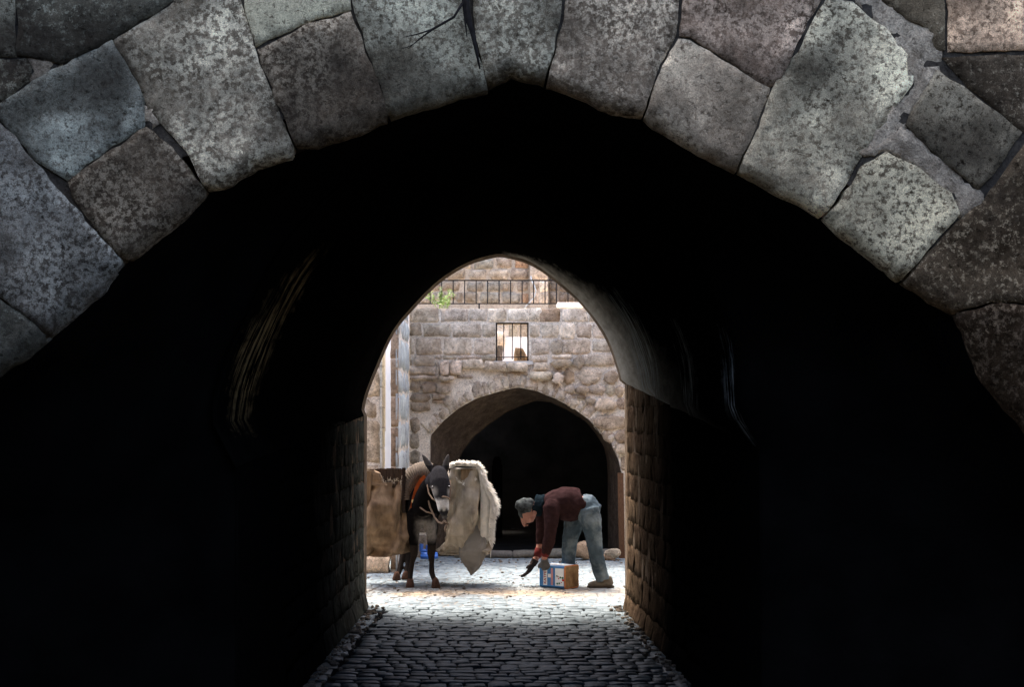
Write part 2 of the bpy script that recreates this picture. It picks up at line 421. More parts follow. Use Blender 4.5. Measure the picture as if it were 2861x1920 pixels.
near_st = [  # own colours, with edge falloff and the sky's blue at left painted in
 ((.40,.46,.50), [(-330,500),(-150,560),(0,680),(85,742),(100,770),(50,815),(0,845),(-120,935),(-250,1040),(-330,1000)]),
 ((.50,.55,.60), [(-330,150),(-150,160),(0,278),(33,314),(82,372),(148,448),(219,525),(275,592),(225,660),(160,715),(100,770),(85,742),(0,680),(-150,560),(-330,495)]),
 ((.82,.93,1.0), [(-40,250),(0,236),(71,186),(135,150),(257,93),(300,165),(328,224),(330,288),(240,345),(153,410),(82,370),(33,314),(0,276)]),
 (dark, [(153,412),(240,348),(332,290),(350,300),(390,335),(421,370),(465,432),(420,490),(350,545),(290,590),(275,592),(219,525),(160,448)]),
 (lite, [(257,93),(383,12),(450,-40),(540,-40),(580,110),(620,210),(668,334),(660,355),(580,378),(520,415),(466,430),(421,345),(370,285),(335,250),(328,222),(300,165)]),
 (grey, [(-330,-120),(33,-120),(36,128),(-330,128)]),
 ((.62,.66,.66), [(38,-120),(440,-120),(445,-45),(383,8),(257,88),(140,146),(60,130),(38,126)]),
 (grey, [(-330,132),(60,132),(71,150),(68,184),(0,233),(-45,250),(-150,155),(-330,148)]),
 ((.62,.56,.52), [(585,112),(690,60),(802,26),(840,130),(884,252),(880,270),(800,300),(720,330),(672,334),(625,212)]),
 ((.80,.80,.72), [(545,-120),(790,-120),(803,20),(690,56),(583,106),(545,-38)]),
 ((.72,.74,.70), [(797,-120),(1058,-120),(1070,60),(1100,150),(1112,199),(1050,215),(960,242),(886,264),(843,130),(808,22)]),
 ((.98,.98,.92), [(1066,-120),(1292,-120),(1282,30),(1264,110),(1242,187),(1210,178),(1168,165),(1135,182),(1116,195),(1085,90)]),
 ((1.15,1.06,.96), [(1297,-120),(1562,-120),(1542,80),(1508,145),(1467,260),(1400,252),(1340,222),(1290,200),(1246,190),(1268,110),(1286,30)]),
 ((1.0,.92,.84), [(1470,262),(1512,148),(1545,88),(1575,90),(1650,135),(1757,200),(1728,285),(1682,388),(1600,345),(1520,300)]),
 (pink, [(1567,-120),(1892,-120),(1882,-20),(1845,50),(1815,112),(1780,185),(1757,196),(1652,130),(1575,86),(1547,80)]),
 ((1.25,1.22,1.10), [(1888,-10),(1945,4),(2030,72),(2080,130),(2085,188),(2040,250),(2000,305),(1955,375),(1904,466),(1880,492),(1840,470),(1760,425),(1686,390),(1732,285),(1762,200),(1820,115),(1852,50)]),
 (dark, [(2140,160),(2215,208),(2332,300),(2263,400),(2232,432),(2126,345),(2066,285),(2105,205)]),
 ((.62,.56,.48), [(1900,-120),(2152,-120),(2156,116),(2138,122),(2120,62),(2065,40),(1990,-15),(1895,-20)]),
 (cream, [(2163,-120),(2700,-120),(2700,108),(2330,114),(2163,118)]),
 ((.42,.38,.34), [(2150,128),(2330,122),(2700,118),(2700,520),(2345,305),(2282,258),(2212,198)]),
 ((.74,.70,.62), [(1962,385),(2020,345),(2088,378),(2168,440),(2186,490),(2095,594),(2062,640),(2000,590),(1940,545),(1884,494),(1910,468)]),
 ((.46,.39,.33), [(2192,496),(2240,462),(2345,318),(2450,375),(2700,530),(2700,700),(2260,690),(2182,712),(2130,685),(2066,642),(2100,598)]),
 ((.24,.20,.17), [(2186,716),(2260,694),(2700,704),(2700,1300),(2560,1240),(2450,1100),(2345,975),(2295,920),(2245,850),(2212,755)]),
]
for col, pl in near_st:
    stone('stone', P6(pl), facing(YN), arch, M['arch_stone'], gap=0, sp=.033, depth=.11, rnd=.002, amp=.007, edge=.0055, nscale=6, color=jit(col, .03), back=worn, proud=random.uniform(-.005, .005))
outer = P6([(-420,1180)]) ; ow = [(-4.6, -.1), (-4.6, 5.2), (4.6, 5.2), (4.6, -.1)]
notch = [(edgeW[0][0], -.1)]+[(a*1.07, b+.14) for a, b in edgeW]+[(edgeW[-1][0], -.1)]
slab('mortar_bed', [ow[0]]+notch+[ow[3], ow[2], ow[1]], [], facing(YN), -.012, -.6, M['joint_near'], arch)
# pale repointing that fills the wide joints
for pl in ([(1960,2),(2010,-12),(2070,38),(2122,62),(2142,120),(2140,160),(2108,208),(2070,270),(2062,288),(2030,320),(1985,352),(1972,345),(2002,302),(2040,248),(2080,188),(2076,130),(2030,74)],
           [(1990,345),(2030,318),(2066,290),(2124,350),(2200,415),(2245,450),(2240,470),(2192,492),(2170,440),(2090,374),(2030,338)],
           [(68,128),(140,132),(132,150),(72,184)], [(310,240),(345,252),(352,278),(334,292),(322,276)]):
    stone('mortar_patch', P6(pl), facing(YN), arch, M['mortar_near'], gap=-.012, sp=.025, depth=.06, rnd=.002, amp=.010, edge=.008, nscale=16, color=(1.0,.94,.84), proud=-.007)
# dry creeper caught in the joint by the crown
vine = thing('dry_vine', 'dark dry vine strands hanging in the joint left of the arch crown', 'vine', W(1060, -80, 5.96))
m_vine = m_plain('dry_vine', (.025,.022,.02), .9, .3, 60)
def s5(x, y, d=0): return W(735+x*.3494, y*.3494, 5.965-d)
for pts, r in (([s5(925,-200),s5(930,0),s5(940,100),s5(985,220),s5(1010,350,-.01),s5(1030,450,-.02)], [.012,.012,.010,.011,.006,.003]),
               ([s5(935,-180),s5(950,60,.01),s5(965,160,.01),s5(1000,300),s5(1020,420,-.01)], [.009,.009,.010,.006,.002]),
               ([s5(945,-100),s5(925,40),s5(935,150),s5(945,240)], [.006,.006,.004,.0015]),
               ([s5(915,20,.01),s5(860,110,.02),s5(720,190,.02),s5(640,250,.015),s5(560,318,.01)], [.006,.005,.005,.003,.001]),
               ([s5(720,190,.02),s5(620,222,.015),s5(525,243,.01)], [.004,.003,.001]), ([s5(600,285,.02),s5(560,305,.01),s5(515,318,.01)], [.002,.002,.001])):
    MB().tube(pts, r, 6).obj('strand', m_vine, vine, True)

# ------------------------------------------------------------------ passage through the building
m_painted_shade = m_plain('painted_shade', (.005,.0048,.0045), .95, .4, 3, 20, .4, .02, obj=False, spec=.05)  # shade painted in: near-black colour for the unlit soffit and funnel
pas = thing('vaulted_passage', 'black vaulted passage with worn stone side walls leading to the courtyard', 'passage', (0, 9, 0))
far_p = [(821,960),(831,905),(860,830),(895,755),(940,700),(1000,640),(1070,597),(1140,578),(1215,600),(1290,655),(1340,703),(1385,770),(1410,835),(1420,880),(1424,950)]
YF = 12.45
def prof(y):
    k = 1+.022*(YF-y); kz = 1+.008*(YF-y); out = []
    for xd, yd in far_p:
        p = W(xd, yd, YF); out.append(Vector(((p.x+.12)*k-.12, y, 1.65+(p.z-1.65)*kz)))
    return out
def subdiv(pts, n):
    # Catmull-Rom through the points, left and right half apart so that the crown stays pointed
    def cr(P):
        Q = []
        for i in range(len(P)-1):
            p0, p1, p2, p3 = P[max(0, i-1)], P[i], P[i+1], P[min(len(P)-1, i+2)]
            for s in range(n):
                t = s/n; Q.append(.5*((2*p1)+(p2-p0)*t+(2*p0-5*p1+4*p2-p3)*t*t+(3*p1-p0-3*p2+p3)*t**3))
        return Q+[P[-1]]
    h = len(pts)//2; a = cr(pts[:h+1]); b = cr(pts[h:]); return a+b[1:]
def dado(y, right):           # height where the plaster starts
    return (1.97-.085*(YF-y)) if right else (1.69-.05*(YF-y))
ys = [7.0+i*.18 for i in range(31)]; ys[-1] = YF
V = []; Fc = []
rows = []
for y in ys:
    pr = subdiv(prof(y), 4)
    L0 = Vector((lx(y)+.005, y, dado(y, False))); R0 = Vector((rx(y)-.005, y, dado(y, True)))
    # drop the part of the curve below the plaster edge
    pr = [p for i, p in enumerate(pr) if p.z > (L0.z if p.x < -.1 else R0.z)+.02]
    pts = [L0]+pr+[R0]
    # even resampling
    d = [0]
    for a, b in zip(pts, pts[1:]): d.append(d[-1]+(b-a).length)
    ra = []
    N = 60
    for i in range(N+1):
        s = d[-1]*i/N
        j = max(k for k in range(len(d)) if d[k] <= s+1e-9); j = min(j, len(pts)-2)
        ra.append(pts[j].lerp(pts[j+1], (s-d[j])/max(1e-9, d[j+1]-d[j])))
    rows.append(ra)
for ra in rows:
    cx = Vector((-.1, ra[0].y, 1.7))
    for p in ra:
        o = (p-cx).normalized(); V.append(p+o*(.012*noise.noise(p*2.2)+.004*noise.noise(p*9)) if ra is not rows[-1] else p+o*.006*noise.noise(p*4))
N1 = 61
for i in range(len(rows)-1):
    for k in range(60): Fc.append((i*N1+k, (i+1)*N1+k, (i+1)*N1+k+1, i*N1+k+1))
def m_plaster():
    t = NT('painted_light_plaster'); p = t.pos()
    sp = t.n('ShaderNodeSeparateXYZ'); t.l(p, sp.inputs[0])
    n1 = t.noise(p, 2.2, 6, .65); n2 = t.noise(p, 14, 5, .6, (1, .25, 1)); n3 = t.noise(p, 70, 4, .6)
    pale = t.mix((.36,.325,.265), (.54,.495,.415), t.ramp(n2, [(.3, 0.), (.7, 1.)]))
    painted_shade = t.mix((.003,.0028,.0026), (.009,.008,.007), t.ramp(n1, [(.3, 0.), (.7, 1.)]))
    # lit right crescent painted in: pale plaster with a ragged fade to shade black
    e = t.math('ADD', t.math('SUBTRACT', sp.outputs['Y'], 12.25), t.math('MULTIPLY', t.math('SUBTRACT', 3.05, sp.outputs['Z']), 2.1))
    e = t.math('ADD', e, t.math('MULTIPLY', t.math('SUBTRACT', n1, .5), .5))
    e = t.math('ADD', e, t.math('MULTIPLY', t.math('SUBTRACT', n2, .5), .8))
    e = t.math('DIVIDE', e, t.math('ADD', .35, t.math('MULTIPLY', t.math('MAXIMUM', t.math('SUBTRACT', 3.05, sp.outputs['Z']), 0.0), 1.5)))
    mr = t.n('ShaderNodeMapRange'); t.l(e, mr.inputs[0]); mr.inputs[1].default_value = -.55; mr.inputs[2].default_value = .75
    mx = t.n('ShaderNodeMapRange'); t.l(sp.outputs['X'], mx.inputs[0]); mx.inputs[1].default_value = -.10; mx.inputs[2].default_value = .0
    c = t.mix(painted_shade, pale, t.math('MULTIPLY', mr.outputs[0], mx.outputs[0]))
    # trowel-wide pale streaks following the curve of the vault
    st = t.math('ADD', t.math('MULTIPLY', t.noise(p, 1.0, 6, .7, (2.4, 19, 2.4)), .75), t.math('MULTIPLY', t.noise(p, 1.0, 5, .7, (6, 30, 6)), .25))
    sk = t.ramp(st, [(.485, 0.), (.56, 1.)])
    pm = None
    for c_, r in (((-1.30, 7.6, 2.0), .46), ((-1.2, 7.8, 2.35), .3), ((1.24, 7.15, 1.85), .34), ((1.13, 8.6, 1.95), .42), ((1.06, 10.6, 1.98), .8)):
        dn = t.n('ShaderNodeVectorMath', operation='DISTANCE'); t.l(p, dn.inputs[0]); dn.inputs[1].default_value = c_
        q = t.n('ShaderNodeMapRange'); t.l(t.math('ADD', dn.outputs['Value'], t.math('MULTIPLY', t.math('SUBTRACT', n2, .5), .5)), q.inputs[0]); q.inputs[1].default_value = r; q.inputs[2].default_value = r*.35
        pm = q.outputs[0] if pm is None else t.math('MAXIMUM', pm, q.outputs[0])
    warm = t.n('ShaderNodeMapRange'); t.l(sp.outputs['X'], warm.inputs[0]); warm.inputs[1].default_value = -.5; warm.inputs[2].default_value = .5
    c = t.mix(c, t.mix((.52,.36,.17), (.50,.53,.49), warm.outputs[0]), t.math('MULTIPLY', sk, pm))
    nb = t.bump(t.math('ADD', t.math('ADD', n2, t.math('MULTIPLY', n3, .3)), t.math('MULTIPLY', st, 1.6)), .9, .03)
    return t.out(c, .9, nb, .03)
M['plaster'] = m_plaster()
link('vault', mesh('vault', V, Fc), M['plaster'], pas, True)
# side walls: coursed blocks, weathered into upright furrows
def side(xf, sgn):
    def mp(u, v, d):
        fur = .016*noise.noise(Vector((u*9, 0, v*1.6)))+.012*noise.noise(Vector((u*21, 3, v*4)))
        fl = .05*math.exp(-(max(v, 0)/.14))             # the foot spreads
        return Vector((xf(u)+sgn*(d+fur+fl), u, v))
    return mp
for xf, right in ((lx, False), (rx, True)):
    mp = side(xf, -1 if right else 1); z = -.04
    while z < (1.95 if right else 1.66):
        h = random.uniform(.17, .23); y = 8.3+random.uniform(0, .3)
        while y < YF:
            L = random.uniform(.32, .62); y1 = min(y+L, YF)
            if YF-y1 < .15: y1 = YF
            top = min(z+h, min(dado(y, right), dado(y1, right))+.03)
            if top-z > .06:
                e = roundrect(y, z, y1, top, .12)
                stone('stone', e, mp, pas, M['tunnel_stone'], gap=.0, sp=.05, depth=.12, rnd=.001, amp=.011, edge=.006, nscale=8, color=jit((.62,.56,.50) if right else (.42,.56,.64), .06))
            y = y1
        z += h
    mb = MB(); n = 24; V = []; Fc = []
    for i in range(n+1):
        y = 7.06+(YF-.02-7.06)*i/n
        for z in (-.1, .7, 1.3, dado(y, right)): V.append((xf(y)+(.006 if right else -.006), y, z))
    for i in range(n):
        for k in range(3): Fc.append((i*4+k, i*4+k+1, i*4+k+5, i*4+k+4))
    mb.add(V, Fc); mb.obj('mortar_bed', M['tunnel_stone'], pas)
# jamb returns, outer wall, roof and the funnel behind the near arch
pr = [Vector(p) for p in rows[-1]]
hole = [(lx(YF), -.1)]+[(p.x, p.z) for p in pr]+[(rx(YF), -.1)]
slab('courtyard_wall', [(-6,-.1)]+hole+[(6,-.1),(6,3.75),(-6,3.75)], [], facing(YF), -.006, .25, M['tunnel_stone'], pas).data.transform(Matrix.Translation((0, .25, 0)))
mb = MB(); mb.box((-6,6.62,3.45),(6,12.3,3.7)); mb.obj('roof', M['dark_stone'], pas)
V = []; Fc = []
nn = 120
def even(pts, n):
    d = [0]
    for a, b in zip(pts, pts[1:]): d.append(d[-1]+(Vector(b)-Vector(a)).length)
    out = []
    for i in range(n+1):
        s = d[-1]*i/n; j = max(k for k in range(len(d)) if d[k] <= s+1e-9); j = min(j, len(pts)-2)
        out.append(Vector(pts[j]).lerp(Vector(pts[j+1]), (s-d[j])/max(1e-9, d[j+1]-d[j])))
    return out
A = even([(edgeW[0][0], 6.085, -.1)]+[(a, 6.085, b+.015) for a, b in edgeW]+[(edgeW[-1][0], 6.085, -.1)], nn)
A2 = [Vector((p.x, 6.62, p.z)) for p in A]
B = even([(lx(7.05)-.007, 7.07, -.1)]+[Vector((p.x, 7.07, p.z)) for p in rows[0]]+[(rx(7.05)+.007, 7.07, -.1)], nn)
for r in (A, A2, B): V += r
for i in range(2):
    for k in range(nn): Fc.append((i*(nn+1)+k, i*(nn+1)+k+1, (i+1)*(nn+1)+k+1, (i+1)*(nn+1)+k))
MB().add(V, Fc).obj('rear_arch', m_painted_shade, pas, True)

# ------------------------------------------------------------------ ruined wall across the courtyard (plane y = 17.15)
YB = 17.15
def P17(l): return [(W(x, y, YB).x, W(x, y, YB).z) for x, y in l]
rw = thing('ruined_wall', 'sunlit ruined wall of tan stone blocks with a broad arch across the courtyard', 'stone wall', (.6, YB, 0))
archD = [(979,1300),(980,1060),(981,1000),(984,991),(1014,958),(1047,931),(1087,909),(1143,892),(1181,884),(1222,891),(1266,909),(1311,933),(1347,960),(1373,991),(1396,1014),(1411,1047),(1420,1083),(1421,1300)]
aw = P17(archD); winD = [(1131,736),(1206,736),(1206,824),(1131,824)]
slab('mortar_bed', [(-1.24, -.1)]+[(a+(0 if i else 0), b if 0 < i < len(aw)-1 else -.1) for i, (a, b) in enumerate(aw)]+[(4.5, -.1), (4.5, 3.0), (-1.24, 3.0)],
     [P17(winD)], facing(YB), -.002, -.45, M['wall_mortar'], rw)
def r3(q): x0, y0, x1, y1 = q; return (922.6+x0*.15618, 694+y0*.15618, 922.6+x1*.15618, 694+y1*.15618)
def r4(q): x0, y0, x1, y1 = q; return (1167.6+x0*.1562, 694+y0*.1562, 1167.6+x1*.1562, 694+y1*.1562)
def r5(q): x0, y0, x1, y1 = q; return (930.8+x0*.2236, 881.8+y0*.2236, 930.8+x1*.2236, 881.8+y1*.2236)
T0, TL, TB, TD, TG = (1,.98,.96), (1.4,1.38,1.34), (.72,.60,.50), (.70,.66,.62), (.86,.88,.84)
bl = []
for q, c, pz, rd in [
 ((70,50,510,265),(.95,.9,.85),0,.1),((525,60,938,258),T0,0,.1),((945,60,1210,260),T0,0,.1),((1215,58,1500,262),TL,0,.06),((1503,58,2010,262),TL,0,.1),
 ((70,275,258,468),TD,0,.1),((270,285,690,482),TG,0,.1),((700,285,1125,488),T0,0,.1),((1135,285,1335,488),(.95,.92,.86),0,.08),
 ((75,495,152,742),T0,0,.1),((158,500,553,742),(.95,.92,.88),0,.1),((562,500,985,742),(1.1,1.06,1.02),0,.1),((1015,500,1335,740),(1.08,1.04,.98),0,.1),
 ((70,750,127,905),T0,0,.15),((133,755,450,910),T0,.015,.25),((458,748,552,805),T0,0,.2),((560,748,765,812),TG,0,.2),((775,750,1120,808),T0,0,.2),((1130,745,1332,828),TG,.03,.2),
 ((70,915,460,1035),(1.1,1.05,1),.03,.15),((462,850,515,1080),T0,.02,.2),((520,828,662,1048),(1.05,.98,.92),.10,.12),((666,825,842,1038),(1.05,.98,.92),.09,.12),
 ((845,812,1155,948),(1.15,1.1,1.05),.07,.2),((1160,840,1485,972),(1.1,1.05,1),.08,.25),((1490,855,1810,988),(1.1,1.05,1),.085,.3),
 ((80,1042,512,1112),(.9,.84,.8),.06,.15),((520,1052,742,1128),(1.05,1,.95),.12,.15),((760,1045,1000,1090),(.8,.72,.66),.0,.3),((850,965,1435,1075),(.82,.74,.68),-.02,.2),((1440,990,1800,1050),(.78,.7,.62),.0,.2),
 ((80,1130,238,1292),(.8,.74,.68),.02,.3),((243,1140,465,1294),(.85,.78,.72),.03,.25),((470,1150,685,1305),(1,.94,.88),.05,.2),
 ((85,1305,375,1425),(.68,.62,.57),.01,.3),((398,1308,582,1388),(1,.94,.88),.04,.2),((400,1392,572,1452),(.8,.74,.7),.01,.25),((90,1432,385,1568),(.68,.62,.56),.01,.2)]:
    bl.append((r3(q), c, pz, rd))
for q, c, pz, rd in [
 ((398,62,710,272),TB,.0,.08),((716,60,1108,268),TL,0,.1),((1114,66,1500,268),TL,0,.08),
 ((252,282,412,492),(.95,.92,.88),0,.1),((420,285,688,498),(1.1,1.06,1.02),0,.08),((692,283,930,512),(1.45,1.42,1.36),0,.08),((938,290,1166,502),(.9,.84,.78),0,.12),((1170,290,1500,495),(1,.94,.88),0,.12),
 ((266,515,552,742),(1.05,1.02,.98),0,.1),((575,520,732,732),(.74,.70,.66),.01,.2),((735,515,1146,732),(1.05,.98,.92),.01,.15),((1162,515,1500,715),(.95,.92,.88),0,.15),
 ((258,745,528,862),(1,.96,.92),0,.15),((585,742,872,796),(1.25,1.2,1.15),.01,.2),((568,800,884,932),(.78,.72,.63),.07,.42),((888,750,1042,942),(.68,.64,.58),.09,.42),((1030,735,1520,905),(1,.97,.92),.02,.12),
 ((318,850,518,968),(1.2,1.15,1.08),.04,.2),((600,940,742,1000),T0,0,.3),((745,945,915,1175),(.78,.66,.55),.02,.35),((955,930,1305,1162),(1,.97,.92),.02,.3),((1335,975,1560,1162),(.85,.76,.68),.02,.3),
 ((258,985,592,1104),(1.12,1.08,1.02),.09,.25),((590,1000,755,1182),(1.15,1.1,1.04),.09,.35),((765,1190,935,1300),(1,.94,.88),.03,.35),((930,1180,1125,1325),(.72,.64,.57),.08,.38),((1122,1172,1360,1335),(.95,.9,.84),.01,.3),((1362,1172,1505,1340),(.8,.76,.7),.01,.3),
 ((1070,1355,1212,1482),(.85,.8,.76),.05,.4),((1216,1378,1525,1555),(1,.92,.84),.04,.3),((1498,1195,1640,1355),(.85,.76,.68),.02,.3),((1530,1370,1680,1540),(.9,.8,.72),.01,.3),((938,1325,1082,1385),(.7,.62,.55),.03,.3)]:
    bl.append((r4(q), c, pz, rd))
for q, c, pz, rd in [((1890,300,2230,442),(.85,.76,.68),.02,.25),((1985,445,2108,575),(.75,.66,.58),.0,.3),((2112,448,2260,578),(.66,.56,.48),.02,.3),((2120,582,2260,700),(.95,.88,.8),.02,.25),((2165,705,2260,860),(.75,.66,.58),.0,.25),
                     ((22,320,128,470),(.68,.63,.58),.01,.25),((20,480,120,640),(.66,.63,.6),.0,.25),((22,650,120,800),(.6,.58,.56),0,.25),((25,810,215,960),(.6,.58,.56),0,.2),((25,970,215,1150),(.6,.58,.56),0,.2),((25,1160,215,1330),(.6,.58,.56),0,.2),((25,1340,215,1500),(.6,.58,.56),0,.2),((25,1510,215,1760),(.6,.58,.56),0,.2)]:
    bl.append((r5(q), c, pz, rd))
yy = 696.
for hgt in (38, 38, 38, 38, 38, 38, 38, 38, 38, 38, 38, 38, 38, 38, 38):    # the wall runs on to the right, behind the passage wall
    x = 1430+random.uniform(0, 14) if yy > 885 else 1424+random.uniform(0, 10)
    while x < 1650:
        wd = random.uniform(45, 85); bl.append(((x, yy, x+wd-2, yy+hgt-2), jit(T0, .15), 0, .15)); x += wd
    yy += hgt
for (x0, y0, x1, y1), c, pz, rd in bl:
    stone('stone', P17(roundrect(x0, y0, x1, y1, rd)), facing(YB), rw, M['wall_stone'], gap=.007 if rd < .2 else .002, sp=.05, depth=.05, rnd=.001+.15*min(max(pz, 0), .09)*(1 if rd > .2 else .3), amp=.003+.13*max(0, min(pz, .1)), edge=.004+.04*min(max(pz, 0), .1), nscale=9, color=jit(c, .06), proud=pz+random.uniform(.002, .007))
# rough ring of rubble round the arch
fine = [Vector((p[0], p[1])) for p in even([Vector((a, b, 0)) for a, b in aw[3:-2]], 240)]
i = 0
while i < 240:
    j = min(240, i+random.choice((5, 6, 7, 8, 9, 11, 13)))
    if 240-j < 5: j = 240
    a, b = fine[i], fine[j]; md = fine[(i+j)//2]; t = (b-a).normalized(); n_ = Vector((-t.y, t.x)); h0 = random.uniform(.10, .23)
    q = [a+n_*.004, md+n_*.004, b+n_*.004, b+n_*h0*random.uniform(.7, 1.1)+t*random.uniform(-.02, .02), (a+b)/2+n_*h0*random.uniform(.9, 1.15), a+n_*h0*random.uniform(.7, 1.1)+t*random.uniform(-.02, .02)]
    stone('arch_stone', [tuple(x) for x in q], facing(YB), rw, M['wall_stone'], gap=0, sp=.04, depth=.3, rnd=.004, amp=.018, edge=.012, nscale=14, color=jit((1.02,.98,.94), .07), proud=random.uniform(.004, .014)); i = j
# soffit of the arch and the narrower arch behind it
YI = 18.1
inD = [(1030,1300),(1036,1100),(1042,1056),(1056,1029),(1080,998),(1110,973),(1154,942),(1199,922),(1226,914),(1258,918),(1300,938),(1338,962),(1362,990),(1380,1020),(1388,1050),(1390,1100),(1390,1200),(1390,1300)]
iw = [(W(x, y, YI).x, W(x, y, YI).z) for x, y in inD]
a = even([Vector((p[0], YB+.1, max(p[1], -.1))) for p in aw], 50); b = even([Vector((p[0], YI, max(p[1], -.1))) for p in iw], 50)
nr = 6; V = []; Fc = []
for i in range(nr+1):
    for k in range(51): p = a[k].lerp(b[k], i/nr); V.append(p+Vector((1, 0, 1))*.02*noise.noise(p*5))
for i in range(nr):
    for k in range(50): Fc.append((i*51+k, i*51+k+1, (i+1)*51+k+1, (i+1)*51+k))
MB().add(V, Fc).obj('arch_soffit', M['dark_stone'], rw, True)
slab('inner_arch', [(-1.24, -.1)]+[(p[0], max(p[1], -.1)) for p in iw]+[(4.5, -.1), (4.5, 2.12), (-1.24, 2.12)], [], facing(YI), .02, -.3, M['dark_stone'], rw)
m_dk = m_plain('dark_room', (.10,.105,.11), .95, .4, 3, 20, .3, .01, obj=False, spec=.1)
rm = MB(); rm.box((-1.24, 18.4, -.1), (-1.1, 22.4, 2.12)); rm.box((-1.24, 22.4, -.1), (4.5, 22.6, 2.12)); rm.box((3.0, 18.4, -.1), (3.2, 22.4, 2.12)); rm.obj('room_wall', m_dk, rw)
tfl = MB(); tfl.box((-1.3, YB+.46, 2.14), (4.5, 21.5, 2.3)); tfl.box((-.40, 21.502, 2.14), (4.5, 22.6, 2.3)); tfl.box((-1.3, 21.502, 2.14), (-.8, 22.6, 2.3)); tfl.box((-.799, 21.502, 2.14), (-.401, 22.12, 2.3)); tfl.obj('terrace_floor', M['upper_mortar'], rw)  # hole at the back added to drop sky light onto the room wall
# window grille
m_iron = m_plain('rusty_iron', (.035,.028,.024), .7, .4, 30, 80, .3, .002)
gx0, gz1 = P17([(1131,736)])[0]; gx1, gz0 = P17([(1206,824)])[0]
gr = thing('window_grille', 'small square window with rusty iron bars high in the ruined wall', 'window grille', ((gx0+gx1)/2, YB+.05, gz0))
f = MB(); t_ = .018
f.box((gx0, YB+.02, gz0), (gx0+t_, YB+.06, gz1)).box((gx1-t_, YB+.02, gz0), (gx1, YB+.06, gz1)).box((gx0+t_, YB+.022, gz1-t_), (gx1-t_, YB+.058, gz1)); f.obj('frame', m_iron, gr)
for k in (1, 2, 3):
    x = gx0+(gx1-gx0)*(.26*k-.02); MB().tube([(x, YB+.04, gz0+.02), (x+.002, YB+.04, gz1-.01)], .006, 6).obj('bar', m_iron, gr)
MB().tube([(gx0+.01, YB+.045, gz0+.045), (gx1-.01, YB+.045, gz0+.05)], .006, 6).obj('crossbar', m_iron, gr)
# what stands beyond the window
m_white = m_plain('whitewash', (.80,.79,.76), .9, .05, 4, 30, .2, .004, obj=False)
tw = thing('whitewashed_wall', 'low whitewashed wall glimpsed through the barred window', 'wall', (.3, 19.2, 2.3))
MB().box((-1.2, 19.2, 2.3), (4.5, 19.45, 2.78)).obj('wall', m_white, tw)
um = MB(); um.box((-1.2, 19.23, 2.785), (4.5, 19.45, 3.12)); um.obj('upper_band', M['wall_mortar'], tw)
for (x0, y0, x1, y1, c) in ((1128,735,1158,748,T0),(1160,735,1180,782,TG),(1183,735,1215,782,TD)):
    q = [(W(x, y, 19.2).x, W(x, y, 19.2).z) for x, y in roundrect(x0, y0, x1, y1, .15)]
    stone('stone', q, facing(19.2), tw, M['wall_stone'], gap=.003, sp=.06, depth=.025, rnd=.02, amp=.01, color=jit(c))
for nm, lab, q, c in (('loose_stone', 'pale squared stone lying behind the window bars, upper left', (1133,757,1152,788), (1.5,1.48,1.45)), ('loose_stone', 'grey upright stone in the lower left corner of the barred window', (1134,788,1147,824), (.8,.76,.72)), ('loose_stone', 'tan pointed stone on the sill of the barred window', (1172,796,1203,824), (1.1,.9,.66))):
    x0, y0, x1, y1 = q; yb = YB+.3 if y1 > 800 else 19.1
    if y1 > 800: y1 = 830
    p0, p1 = W(x0, y1, yb), W(x1, y0, yb)
    if y1 > 800: p0.z = gz0-.0
    pl = roundrect(p0.x, p0.z, p1.x, p1.z, .12) if 'tan' not in lab else [(p0.x, p0.z), (p1.x, p0.z), (p1.x, p0.z+.05), ((p0.x*.3+p1.x*.7), p1.z), (p0.x+.02, p1.z+.01), (p0.x, p0.z+.08)]
    o = stone(nm, pl, facing(yb), None, M['wall_stone'], gap=0, sp=.04, depth=.12, rnd=.02, amp=.008, color=c); tag(o, lab, 'stone', 'loose stones behind the window bars')
MB().box((gx0-.02, YB-.025, gz0-.045), (gx1+.05, YB+.44, gz0-.001)).obj('window_sill', m_plain('sill', (.62,.58,.52), .9, .15, 12, 50, .4, .006, obj=False), rw)

# upper terrace: railing, rubble wall, hose, plant
YR = 19.3
rl = thing('railing', 'thin black iron railing along the terrace above the ruined wall', 'railing', (.3, YR, 3.12))
m_blk = m_plain('black_iron', (.02,.02,.022), .6, .3, 30)
zt, zb = W(0, 640, YR).z, W(0, 693, YR).z
MB().box((-1.5, YR-.012, zt-.008), (3.2, YR+.012, zt+.008)).obj('top_rail', m_blk, rl)
MB().box((-1.5, YR-.012, zb-.007), (3.2, YR+.012, zb+.007)).obj('bottom_rail', m_blk, rl)
xd = 929.
while xd < 1560:
    x = W(xd, 0, YR).x; MB().tube([(x, YR, zb+.006), (x, YR, zt-.007)], .0075, 6).obj('baluster', m_blk, rl); xd += 26.2
for xd in (1093, 1404, 940): x = W(xd, 0, YR).x; MB().box((x-.01, YR-.01, 3.11), (x+.01, YR+.01, zb-.006)).obj('foot', m_blk, rl)
YU = 21.0
ru = thing('rubble_wall', 'upper wall of rough stones set in wide pale mortar behind the railing', 'stone wall', (0, YU, 3.1))
def r2(q): x0, y0, x1, y1 = q; return (914.5+x0*.2026, 563.4+y0*.2026, 914.5+x1*.2026, 563.4+y1*.2026)
def PU(l, y): return [(W(x, yd, y).x, W(x, yd, y).z) for x, yd in l]
cx0 = W(914.5+1450*.2026, 0, YU).x; cx1 = W(914.5+1658*.2026, 0, YU-.12).x
MB().box((-3.2, YU+.012, 2.3), (cx0, YU+.4, 5.0)).obj('mortar_bed', M['upper_mortar'], ru)
UG, UB, UP = (.60,.60,.58), (.66,.60,.54), (.86,.82,.76)
